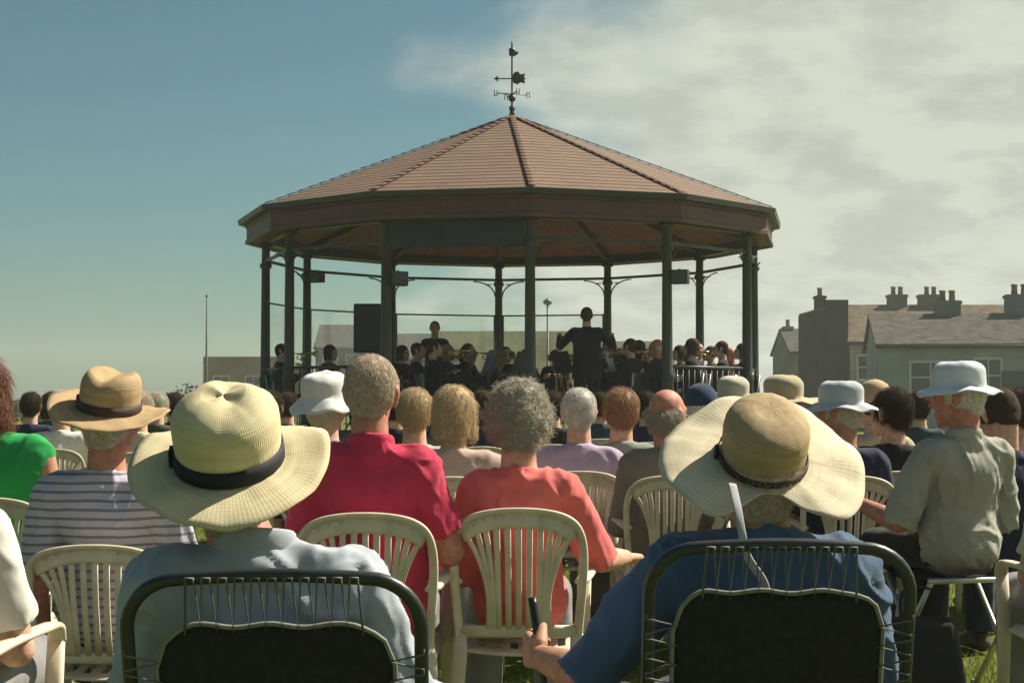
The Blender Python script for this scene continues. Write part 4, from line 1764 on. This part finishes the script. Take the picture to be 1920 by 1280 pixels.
sweep(bm, smooth_path([p_ - B.location for p_ in _p], 5), .0075, .0012, 8, up=(1, .2, 0), power=.7)
obj('ribbon', bm, cloth('ribbon_pale', (.34, .33, .36)), _h)
lounge_chair('black lounger of the man in the black banded straw hat', -.392, 2.96, math.radians(1.5), .236, .862, .4)
lounge_chair('black lounger of the person in denim blue at the right', .476, 3.16, math.radians(-2), .226, .892, 1.9)

# ---- second row
C_ = person('man in a magenta polo shirt with short sandy grey hair', 697, 668, 4.8, lean=8, sx=.0, head=(0, -6, 2), arms=('lap', 'armrest'), shirt=MAGENTA, trousers=GREYT,
            skin=SK_RED, hair='short', hairmat=H_TAN, vox=.0075, nstr=5200, strL=.016, strr=.0009, strlift=.6, collar=MAGENTA, folds=.017, w=.90, belly=.03, sleeve='short')
D_ = person('woman in a coral red top with curly grey hair', 972, 722, 5.0, lean=9, head=(-4, 3, 0), arms=('lap', 'armrest'), shirt=CORAL, trousers=GREYT, skin=SK_FAIR,
            hair='curly', hairmat=H_GREY, vox=.0075, nstr=7000, strL=.035, strr=.0011, strmode='curl', folds=.017, w=.80, female=True, sleeve='elbow', hs=.97,
            custom=(None, ((.125, .05, -.215), (.09, .22, -.015))))
E_ = person('man in a striped grey lilac shirt and a tall brown straw hat', 207, 744, 4.8, lean=10, sx=-.02, head=(2, -8, 2), arms=('down', 'lap'), shirt=STRIPE, trousers=GREYT,
            skin=SK_RED, hair='short', hairmat=H_GREY, hat=HAT_BOAT, hatmat=STRAW_E, hatpitch=10, hroll=9, bandm=BROWNBAND, bandax=(.088, .102), bandh=.030, vox=.0075, nstr=1500, strL=.02,
            folds=.015, w=.97, sleeve='short')
F_ = person('auburn haired woman in a bright green top cut off by the left edge', -36, 668, 5.5, lean=8, sx=-.10, hx=-.06, rz=-4, head=(0, -10, -12), arms=('lap', 'lap'), shirt=GREEN, trousers=JEANS,
            skin=SK_TAN, hair='long', hairmat=H_GING, vox=.0085, nstr=5000, strL=.07, strr=.0010, female=True, sleeve='none', hs=1.0)
F2 = person('person in a white blouse seated nearest the left edge', -152, 722, 3.55, lean=10, head=(0, -4, 0), arms=('lap', 'lap'), shirt=WHITEC, trousers=GREYT, skin=SK_FAIR,
            hair='short', hairmat=H_WHITE, vox=.0085, nstr=800, female=True, sleeve='short')


def chair_for(p, label, dy=0.0, dx=0.0, rz=None):
    return plastic_chair(label, (p.location.x + dx, p.location.y + dy, 0), p.rotation_euler.z if rz is None else rz)


CH = [(C_, 'cream slatted plastic chair holding the man in the magenta polo'), (D_, 'cream fan backed plastic chair holding the woman in coral red'),
      (E_, 'cream plastic chair holding the man in the striped shirt'), (F_, 'cream plastic chair holding the woman in bright green'),
      (F2, 'cream plastic chair at the bottom left corner under the white blouse')]
for p, l in CH:
    c_ = chair_for(p, l)
    if p is E_:
        c_.scale = (.92, 1, .84)

# ---- middle rows: (px, top, depth, label, kwargs, chair label)
MID = [
    (612, 706, 6.3, 'person in a white bucket hat behind the magenta polo man', dict(hat=HAT_BUCK, hatmat=HATW, hatname='bucket_hat', shirt=TEALD, hair='short', hairmat=H_GREY, head=(4, -22, 0), hatpitch=6), None),
    (778, 757, 7.4, 'blonde listener with short hair between the magenta polo man and the curly blonde woman', dict(hair='short', hairmat=H_BLOND, shirt=PINKB, nstr=1600, female=True, hs=.98), 1),
    (853, 748, 6.9, 'curly blonde woman in a pinkish beige top left of the coral woman', dict(hair='bob', hairmat=H_BLOND, shirt=PINKB, nstr=2200, strL=.04, female=True, hs=1.0, head=(0, -15, 0)), 1),
    (1085, 752, 7.4, 'silver haired listener in a lilac top right of the coral woman', dict(hair='short', hairmat=H_WHITE, shirt=LILAC, nstr=1600, strL=.025, female=True), 1),
    (1163, 749, 7.7, 'ginger blonde listener in a grey green top in front of the band', dict(hair='short', hairmat=mat('hair_ginger_blonde', (.36, .20, .10), rough=.55, var=.3, nscale=110, bump=0, transl=.2), shirt=SAGE, nstr=1400, head=(0, 6, 0)), 1),
    (1252, 739, 7.0, 'balding man in a taupe shirt left of the split brim hat', dict(hair='bald', hairmat=H_GREY, shirt=TAUPE, skin=SK_RED, head=(0, -38, 3), sleeve='long'), 1),
    (1315, 729, 8.2, 'listener wearing a navy blue cap', dict(hat=HAT_CAP, hatmat=HATB, hatname='cap', hair='short', hairmat=H_GREY, shirt=TEALD, head=(0, -12, 0)), 1),
    (1374, 716, 9.0, 'listener in a pale grey sun hat beside the navy cap', dict(hat=HAT_SUN, hatmat=cloth('hat_oatmeal', (.46, .44, .35), transl=.15), hatname='sun_hat', hair='short', hairmat=H_GREY, shirt=SAGE, hatpitch=8), 1),
    (1468, 716, 7.2, 'listener in a beige sun hat hidden behind the ivory straw crown', dict(hat=HAT_SUN, hatmat=cloth('hat_beige', (.42, .37, .24), transl=.15), hatname='sun_hat', hair='short', hairmat=H_GREY, shirt=BEIGE, hatpitch=4), 1),
    (1574, 726, 7.0, 'man in a light grey bucket hat and navy shirt facing left', dict(hat=HAT_BUCK2, hatmat=HATG, hatname='bucket_hat', hair='short', hairmat=H_GREY, shirt=NAVY, skin=SK_TAN, head=(-4, 48, 0), hatpitch=4, sleeve='short'), 1),
    (1636, 722, 8.4, 'listener in a tan cap behind the light grey bucket hat', dict(hat=HAT_CAP, hatmat=HATT, hatname='cap', hair='short', hairmat=H_DARK, shirt=BEIGE, head=(0, 30, 0)), 1),
    (1668, 766, 7.4, 'dark haired listener in black beside the pale blue hat man', dict(hair='short', hairmat=H_DARK, shirt=BLACKT, head=(0, 35, 0), nstr=900), 1),
    (1905, 768, 8.2, 'dark haired listener in a beige top behind the pale blue hat man', dict(hair='short', hairmat=H_DARK, shirt=PINKB, female=True, head=(0, 12, 0), nstr=900), 1),
    (2062, 752, 5.0, 'person in a cream top cut off by the right edge', dict(hair='bob', hairmat=H_WHITE, shirt=CREAM, female=True, head=(0, 10, 0), arms=('lap', 'lap'), vox=.009), 1),
    (505, 746, 9.5, 'dark haired listener in a teal top in front of the left bandstand post', dict(hair='short', hairmat=H_DARK, shirt=TEALD, nstr=600), 1),
    (262, 752, 9.8, 'distant sandy haired listener right of the brown straw hat', dict(hair='short', hairmat=H_TAN, shirt=BEIGE, nstr=500), 1),
    (118, 754, 10.5, 'distant white haired listener left of the brown straw hat', dict(hair='short', hairmat=H_WHITE, shirt=WHITEC, nstr=500), 1),
    (905, 758, 11.0, 'dark haired listener just left of the curly grey head', dict(hair='bob', hairmat=H_DARK, shirt=NAVY, nstr=500), 1),
    (1036, 760, 11.5, 'listener in a black top just right of the curly grey head', dict(hair='short', hairmat=H_DARK, shirt=BLACKT, nstr=400), 1),
    (1212, 758, 12.0, 'dark haired listener in navy between the ginger head and the balding man', dict(hair='short', hairmat=H_DARK, shirt=NAVY, nstr=400), 1),
    (742, 762, 11.0, 'dark haired listener seen past the ear of the magenta polo man', dict(hair='short', hairmat=H_DARK, shirt=BLACKT, nstr=400), 1),
    (1720, 752, 11.5, 'dark haired listener left of the pale blue hat against the grey blue house', dict(hair='short', hairmat=H_DARK, shirt=TEALD, nstr=400), 1),
    (60, 756, 13.0, 'distant dark haired listener in navy at the far left edge', dict(hair='short', hairmat=H_DARK, shirt=NAVY), None),
    (98, 748, 14.5, 'distant dark haired listener in teal left of the brown straw hat', dict(hair='bob', hairmat=H_DARK, shirt=TEALD), None),
    (296, 757, 12.5, 'distant listener in dark grey green beside the low shrub', dict(hair='short', hairmat=H_GREY, shirt=cloth('top_dark_green', (.05, .06, .045))), None),
    (328, 760, 14.0, 'distant dark haired listener in black left of the cream straw hat', dict(hair='short', hairmat=H_DARK, shirt=BLACKT), None),
    (540, 762, 13.0, 'listener in black seated left of the white bucket hat', dict(hair='short', hairmat=H_DARK, shirt=BLACKT), None),
    (1125, 762, 13.0, 'listener in dark teal between the silver and ginger heads', dict(hair='short', hairmat=H_DARK, shirt=TEALD, nstr=300), 1),
]
for px, top, d, lab, kw, ch in MID:
    kw.setdefault('vox', .011)
    kw.setdefault('trousers', GREYT)
    if kw.get('hair') and not kw.get('hat') is not None:
        kw['nstr'] = max(2200, kw.get('nstr', 0))
        kw['strr'], kw['strlift'] = .0010, .75
        kw.setdefault('strL', .042)
    kw.setdefault('lean', 8)
    kw.setdefault('folds', .009)
    p = person(lab, px, top, d, **kw)
    chair_for(p, 'cream plastic chair holding the ' + ' '.join(lab.split()[:11]))

# man with the white cap on a folding chair, turned to the left
CAPW = cloth('sun_hat_pale_blue', (.60, .64, .69), transl=.15)
I_ = person('man in a grey cream shirt and pale blue sun hat looking left', 1796, 736, 6.1, lean=3, rz=14, head=(-6, 46, 0), arms=('armrest', 'lap'), shirt=KHAKI, trousers=BLACKT, skin=SK_RED,
            hair='short', hairmat=H_WHITE, hat=HAT_BUCK2, hatmat=CAPW, hatname='sun_hat', vox=.0085, nstr=1200, strL=.02, folds=.017, w=.88, sleeve='elbow', seat=.50, collar=KHAKI, hatpitch=4, hs=.98,
            custom=(((-.10, .04, -.25), (-.055, .21, .06)), None))
folding_stool('folding stool with crossed pale metal legs under the pale blue hat man', (I_.location.x, I_.location.y, 0), I_.rotation_euler.z, UNIT)
K_ = person('person in navy beside the pale blue hat man at the right edge', 1874, 772, 6.8, lean=4, rz=10, head=(-30, 0, 0), arms=('cross', 'cross'), shirt=NAVY, trousers=JEANS, hair='short', hairmat=H_DARK, vox=.009, sleeve='long', seat=.42, nstr=600)

# ---- small things
# short black walking stick held by the person in denim
_S, _E, _W, _M = JOINTS['person in denim blue under an ivory straw hat with a split brim']
_f = V((-.30, .94, .05)).normalized()
_g = _M @ (_W[0] + _f * .082 + V((1, .25, 0)).normalized() * .026)
_t = V((-.16, .38, 1)).normalized()
_b = _g - _t * (_g.z / _t.z)
_b.z = .002
bm = bmesh.new()
_c = _g + _t * .11
sweep(bm, smooth_path([_b, _g.lerp(_b, .5), _g, _c], 6), .0098, n=12)
tag(obj('walking_stick', bm, mat('stick_black', (.012, .012, .012), rough=.35)), 'short black walking stick held in the left hand of the person in denim', 'walking stick')
for i, (px, py, d, lab) in enumerate(((1275, 985, 4.2, 'black shoulder bag on the grass beside the denim person'), (1722, 1150, 5.9, 'black rucksack on the grass under the pale blue hat man'))):
    q = at(px, py, d)
    bag = thing('bag', lab, 'bag', (q.x, d, 0), .2 * i)
    bm = bmesh.new()
    hull(bm, sph((-.12, 0, .09), (.05, .07, .085)), sph((.12, 0, .09), (.05, .07, .085)), sph((-.09, 0, .30), (.05, .05, .05)), sph((.09, 0, .30), (.05, .05, .05)))
    me = D.meshes.new('bag')
    bm.to_mesh(me)
    bm.free()
    obj('bag_body', me, mat('bag_black', (.016, .016, .018), rough=.8, bump=.4), bag)
    bm = bmesh.new()
    sweep(bm, smooth_path([(-.08, 0, .33), (-.06, .01, .44), (.06, .01, .44), (.08, 0, .33)], 6), .012, .005, 8, up=(0, 1, 0))
    obj('strap', bm, MATS['bag_black'], bag)

# ---- the band
BRASS = mat('brass', (.55, .38, .12), rough=.22, metal=1.0, var=.15, bump=0)
PLCH = mat('black_seat', (.02, .02, .022), rough=.5)


def band_chair(label, loc, rz, proto=[None]):
    if proto[0]:
        return dup(proto[0], loc, rz, label, 'black stacking chairs of the band')
    root = thing('stacking_chair', label, 'chair', loc, rz, 'black stacking chairs of the band')
    proto[0] = root
    for nm, c, s, rx in (('seat', (0, 0, .44), (.42, .42, .035), 0), ('backrest', (0, -.22, .72), (.42, .03, .26), -8)):
        bm = bmesh.new()
        box(bm, c, s, Matrix.Rotation(math.radians(rx), 3, 'X'))
        bev(bm, .012)
        obj(nm, bm, PLCH, root)
    for sx_ in (-1, 1):
        bm = bmesh.new()
        sweep(bm, [(sx_ * .20, -.25, .84), (sx_ * .20, -.20, .44), (sx_ * .20, -.22, 0)], .012, n=8)
        obj('leg', bm, ALU, root)
        bm = bmesh.new()
        sweep(bm, [(sx_ * .20, .19, .43), (sx_ * .20, .21, 0)], .012, n=8)
        obj('leg', bm, ALU, root)
    return root


def music_stand(label, loc, rz, proto=[None]):
    if proto[0]:
        return dup(proto[0], loc, rz, label, 'black music stands of the band')
    root = thing('music_stand', label, 'music stand', loc, rz, 'black music stands of the band')
    proto[0] = root
    bm = bmesh.new()
    box(bm, (0, 0, 1.02), (.46, .014, .32), Matrix.Rotation(math.radians(20), 3, 'X'))
    box(bm, (0, -.085, .875), (.46, .06, .012))
    obj('desk', bm, IRON, root, False)
    bm = bmesh.new()
    sweep(bm, [(0, .02, .15), (0, .02, .98)], .011, n=8)
    obj('pole', bm, IRON, root)
    for k in range(3):
        a = math.radians(90 + 120 * k)
        bm = bmesh.new()
        sweep(bm, [(0, .02, .30), (.25 * math.cos(a), .02 + .25 * math.sin(a), .01)], .008, n=6)
        obj('leg', bm, IRON, root)
    return root


def cornet(label, root_p, yaw):
    c = thing('cornet', label, 'cornet', root_p, yaw, 'brass cornets played by the band')
    bm = bmesh.new()
    lathe(bm, [(.006, -.17), (.008, -.05), (.010, .04), (.018, .10), (.035, .145), (.060, .17), (.057, .17), (.030, .14), (.006, .06)], 16, capt=False)
    bmesh.ops.rotate(bm, matrix=Matrix.Rotation(-PI / 2, 3, 'X'), cent=(0, 0, 0), verts=bm.verts[:])
    obj('bell', bm, BRASS, c)
    bm = bmesh.new()
    sweep(bm, smooth_path([(0, -.12, -.005), (0, .05, -.03), (0, .09, -.055), (0, .05, -.08), (0, -.08, -.08), (0, -.11, -.055), (0, -.08, -.03)], 5), .007, n=8)
    for k in range(3):
        lathe(bm, [(.010, -.11), (.010, -.01), (.004, .0), (.008, .012)], 10, c=(.012, -.04 + .026 * k, .0))
    obj('valve', bm, BRASS, c)


def horn(label, loc, yaw):
    c = thing('euphonium', label, 'euphonium', loc, yaw)
    bm = bmesh.new()
    lathe(bm, [(.030, .0), (.045, .20), (.06, .36), (.10, .48), (.15, .54), (.146, .545), (.09, .47), (.03, .30)], 24, capt=False)
    obj('bell', bm, BRASS, c)
    bm = bmesh.new()
    sweep(bm, smooth_path([(.0, .0, .02), (.03, 0, -.06), (.10, 0, -.08), (.16, 0, -.02), (.16, 0, .22), (.12, 0, .30), (.09, 0, .22), (.09, 0, .05)], 5), [.030 - .0005 * i for i in range(36)], n=10)
    obj('tubing', bm, BRASS, c)


conductor = person('conductor in dark uniform standing with his back to the audience', 1100, 576, 20.6, pose='stand', floor=FLOOR, lean=0, arms=('conduct', 'conduct'), sleeve='long', shirt=UNIF, trousers=UNIT,
                   shirtname='jacket', skin=SK_FAIR, hair='short', hairmat=H_DARK, vox=.012, folds=.008, w=1.08)
perc = person('band player standing at the back left of the stage', 815, 602, 24.6, pose='stand', floor=FLOOR, lean=0, rz=180, arms=('play', 'play'), sleeve='long', shirt=UNIF, trousers=UNIT, shirtname='jacket',
              hair='short', hairmat=H_DARK, vox=.014)
# three seated players, then copies turned towards the conductor
SEATED = []
for k, (hk, hm_, am, sk) in enumerate((('short', H_DARK, 'play', SK_FAIR), ('bob', H_DARK, 'lap', SK_FAIR), ('bald', H_GREY, 'strings', SK_RED))):
    SEATED.append((hk, hm_, am, sk))
PL = [  # px, depth, facing (0 = away from the audience, 180 = towards it), kind, label
    (1190, 21.6, 60, 1, 'pale faced player with long dark hair right of the conductor'),
    (1240, 21.9, 75, 0, 'dark haired player seated right of the conductor by the front right post'),
    (1300, 22.4, 85, 2, 'balding player seated left of the right back post'),
    (1345, 21.7, 80, 0, 'dark haired player seated highest at the far right of the band'),
    (1385, 22.8, 95, 1, 'player with long dark hair at the right end of the band'),
    (1160, 24.4, 165, 2, 'balding player behind the conductor right shoulder'),
    (1215, 24.6, 150, 0, 'dark haired player in the back row right of the conductor'),
    (950, 24.0, 190, 0, 'dark haired player facing us before the ochre house'),
    (875, 24.4, 215, 1, 'player with long hair facing us beside the standing player'),
    (845, 22.6, 250, 2, 'balding player seated sideways at the left of the band'),
    (790, 22.4, 265, 0, 'dark haired player seated sideways beside the double post'),
    (760, 23.6, 240, 1, 'player with long dark hair partly behind the double post'),
    (820, 21.3, 285, 0, 'dark haired player seated at the front left of the conductor'),
    (535, 22.8, 270, 0, 'dark haired player at the left end of the stage between two posts'),
    (625, 23.4, 250, 1, 'player with long hair left of the loudspeaker'),
    (1135, 22.6, 120, 0, 'dark haired player seated at the conductor right elbow'),
    (1268, 23.6, 110, 1, 'player with long hair between the two balding players on the right'),
    (1325, 23.8, 100, 0, 'dark haired player in the second row below the far right post'),
    (1365, 24.3, 120, 2, 'balding player in the back right corner of the stage'),
    (1225, 20.9, 65, 2, 'balding player in front of the right front post'),
    (1290, 20.9, 70, 1, 'player with long dark hair nearest the audience on the right'),
    (930, 25.4, 185, 2, 'balding player at the back against the tan house'),
    (985, 25.6, 180, 1, 'player with long hair at the back beside the front middle post'),
    (1040, 25.5, 170, 0, 'dark haired player at the back left of the conductor'),
    (885, 22.6, 250, 0, 'dark haired player sideways between the standing player and the middle post'),
    (720, 21.4, 280, 2, 'balding player half hidden by the magenta polo man'),
    (1175, 20.8, 50, 0, 'dark haired player seated just right of the conductor nearest the audience'),
]
protos = {}
for px, d, fz, k, lab in PL:
    q = at(px, 700, d)
    hk, hm_, am, sk = SEATED[k]
    rz = math.radians(fz)
    fwd = V((-math.sin(rz), math.cos(rz), 0))
    if k not in protos:
        protos[k] = person(lab, px, 640, d, seat=.44, floor=FLOOR, rz=fz, arms=(am, am), sleeve='long', shirt=UNIF, trousers=UNIT, shirtname='jacket', skin=sk, hair=hk, hairmat=hm_, vox=.014,
                           folds=.007, lean=2, loc=(q.x, q.y, FLOOR), group='seated band players', custom=None)
    else:
        dup(protos[k], (q.x, q.y, FLOOR), rz, lab, 'seated band players')
    band_chair('black stacking chair under the ' + ' '.join(lab.split()[:11]), (q.x, q.y, FLOOR), rz)
    ms = V((q.x, q.y, FLOOR)) + fwd * .72
    if px not in (625, 535, 760, 950, 875, 930, 985, 1040, 1225, 1290, 1175, 720):
        music_stand('black music stand before the ' + ' '.join(lab.split()[:11]), ms, rz + PI)
    if k == 0:
        cornet('brass cornet of the ' + ' '.join(lab.split()[:12]), V((q.x, q.y, FLOOR)) + fwd * .27 + V((0, 0, 1.155)), rz)
q = at(1062, 668, 23.6)
horn('large brass euphonium glinting left of the conductor', (q.x, q.y, FLOOR + .62), 2.6)
q = at(1195, 668, 21.2)
horn('large brass euphonium held up right of the conductor', (q.x, q.y, FLOOR + .60), 1.0)

# ------------------------------------------------------------------ haze added to lift the dark tones and pale the horizon
bm = bmesh.new()
box(bm, (0, 0, 6.5), (850, 850, 15.2))
hz = D.materials.new('added_haze')
hz.use_nodes = True
nt = hz.node_tree
nt.nodes.clear()
o_ = nd(nt, 'ShaderNodeOutputMaterial')
vp = nd(nt, 'ShaderNodeVolumePrincipled')
vp.inputs['Color'].default_value = (.86, .92, .88, 1)
vp.inputs['Density'].default_value = .0010
vp.inputs['Anisotropy'].default_value = .2
nt.links.new(vp.outputs[0], o_.inputs['Volume'])
tag(obj('haze', bm, hz, None, False), kind='stuff')

# ------------------------------------------------------------------ sky, sun, camera
SUN_EL, SUN_AZ = math.radians(46), math.radians(62)   # azimuth to the right of the view direction
w = D.worlds.new('World')
SC.world = w
w.use_nodes = True
nt = w.node_tree
nt.nodes.clear()
out = nd(nt, 'ShaderNodeOutputWorld')
bg = nd(nt, 'ShaderNodeBackground')
bg.inputs['Strength'].default_value = .05
sky = nd(nt, 'ShaderNodeTexSky', sky_type='NISHITA')
sky.sun_disc = False
sky.sun_elevation = SUN_EL
sky.sun_rotation = SUN_AZ
sky.air_density = 1.0
sky.dust_density = .9
sky.ozone_density = 1.5
tint = nd(nt, 'ShaderNodeMix', data_type='RGBA', blend_type='MULTIPLY')
tint.inputs[0].default_value = 1
tint.inputs[7].default_value = (.47, .67, .595, 1)
nt.links.new(sky.outputs[0], tint.inputs[6])
tc = nd(nt, 'ShaderNodeTexCoord')
sep = nd(nt, 'ShaderNodeSeparateXYZ')
nt.links.new(tc.outputs['Generated'], sep.inputs[0])


def M_(op, a, b=None, clamp=False):
    n = nd(nt, 'ShaderNodeMath', operation=op)
    n.use_clamp = clamp
    for i, q in enumerate((a, b)):
        if q is None:
            continue
        if isinstance(q, (int, float)):
            n.inputs[i].default_value = q
        else:
            nt.links.new(q, n.inputs[i])
    return n.outputs[0]


# project the view direction onto a cloud sheet overhead
den = M_('ADD', M_('MAXIMUM', sep.outputs[2], 0.0), .30)
cx_, cy_ = M_('DIVIDE', sep.outputs[0], den), M_('DIVIDE', sep.outputs[1], den)
cmb = nd(nt, 'ShaderNodeCombineXYZ')
nt.links.new(cx_, cmb.inputs[0])
nt.links.new(cy_, cmb.inputs[1])
n1 = nd(nt, 'ShaderNodeTexNoise')
n1.inputs['Scale'].default_value = 1.15
n1.inputs['Detail'].default_value = 9
n1.inputs['Roughness'].default_value = .52
n1.inputs['Distortion'].default_value = .15
nt.links.new(cmb.outputs[0], n1.inputs['Vector'])
# clouds gather towards the right of the view
mr = nd(nt, 'ShaderNodeMapRange')
mr.interpolation_type = 'SMOOTHSTEP'
mr.inputs[1].default_value = -.42
mr.inputs[2].default_value = .55
mr.inputs[3].default_value = -.17
mr.inputs[4].default_value = .40
nt.links.new(cx_, mr.inputs[0])
mrf = nd(nt, 'ShaderNodeMapRange')
mrf.inputs[1].default_value = -.2
mrf.inputs[2].default_value = .5
mrf.inputs[3].default_value = -.3
mrf.inputs[4].default_value = 0
nt.links.new(sep.outputs[1], mrf.inputs[0])
n1.inputs['Scale'].default_value = 2.4
cov = M_('ADD', M_('ADD', n1.outputs['Fac'], mr.outputs[0]), mrf.outputs[0])
mr2 = nd(nt, 'ShaderNodeMapRange')
mr2.interpolation_type = 'SMOOTHSTEP'
mr2.inputs[1].default_value = .44
mr2.inputs[2].default_value = .74
nt.links.new(cov, mr2.inputs[0])
cl = nd(nt, 'ShaderNodeMix', data_type='RGBA')
nt.links.new(mr2.outputs[0], cl.inputs[0])
nt.links.new(tint.outputs[2], cl.inputs[6])
n2 = nd(nt, 'ShaderNodeTexNoise')
n2.inputs['Scale'].default_value = 6.0
n2.inputs['Detail'].default_value = 7
n2.inputs['Roughness'].default_value = .6
n2.inputs['Distortion'].default_value = .15
nt.links.new(cmb.outputs[0], n2.inputs['Vector'])
mr3 = nd(nt, 'ShaderNodeMapRange')
mr3.interpolation_type = 'SMOOTHSTEP'
mr3.inputs[1].default_value = .36
mr3.inputs[2].default_value = .60
nt.links.new(n2.outputs['Fac'], mr3.inputs[0])
cc = nd(nt, 'ShaderNodeMix', data_type='RGBA')
nt.links.new(mr3.outputs[0], cc.inputs[0])
cc.inputs[6].default_value = (5.0, 5.4, 4.7, 1)
cc.inputs[7].default_value = (6.5, 6.8, 5.8, 1)
nt.links.new(cc.outputs[2], cl.inputs[7])
nt.links.new(cl.outputs[2], bg.inputs[0])
nt.links.new(bg.outputs[0], out.inputs[0])

L = D.lights.new('sun', 'SUN')
L.energy = 5.0
L.angle = math.radians(.5)
L.color = (1, .91, .74)
so = D.objects.new('sun', L)
COL.objects.link(so)
sv = V((math.sin(SUN_AZ) * math.cos(SUN_EL), math.cos(SUN_AZ) * math.cos(SUN_EL), math.sin(SUN_EL)))
so.rotation_euler = (-sv).to_track_quat('-Z', 'Y').to_euler()

cam = D.cameras.new('camera')
cam.lens = F_PX / 1920 * 36
cam.sensor_width = 36
cam.clip_start = .05
cam.clip_end = 5000
co = D.objects.new('camera', cam)
COL.objects.link(co)
co.location = (0, 0, CAM_Z)
co.rotation_euler = (math.radians(90) + math.atan((HOR - 640) / F_PX), 0, 0)
SC.camera = co
SC.render.engine = 'CYCLES'
SC.view_settings.view_transform = 'Standard'
SC.view_settings.look = 'None'
SC.view_settings.exposure = 1.0
SC.view_settings.gamma = 1.0
SC.cycles.use_denoising = True
SC.cycles.max_bounces = 6
D.scenes.remove(WORK)
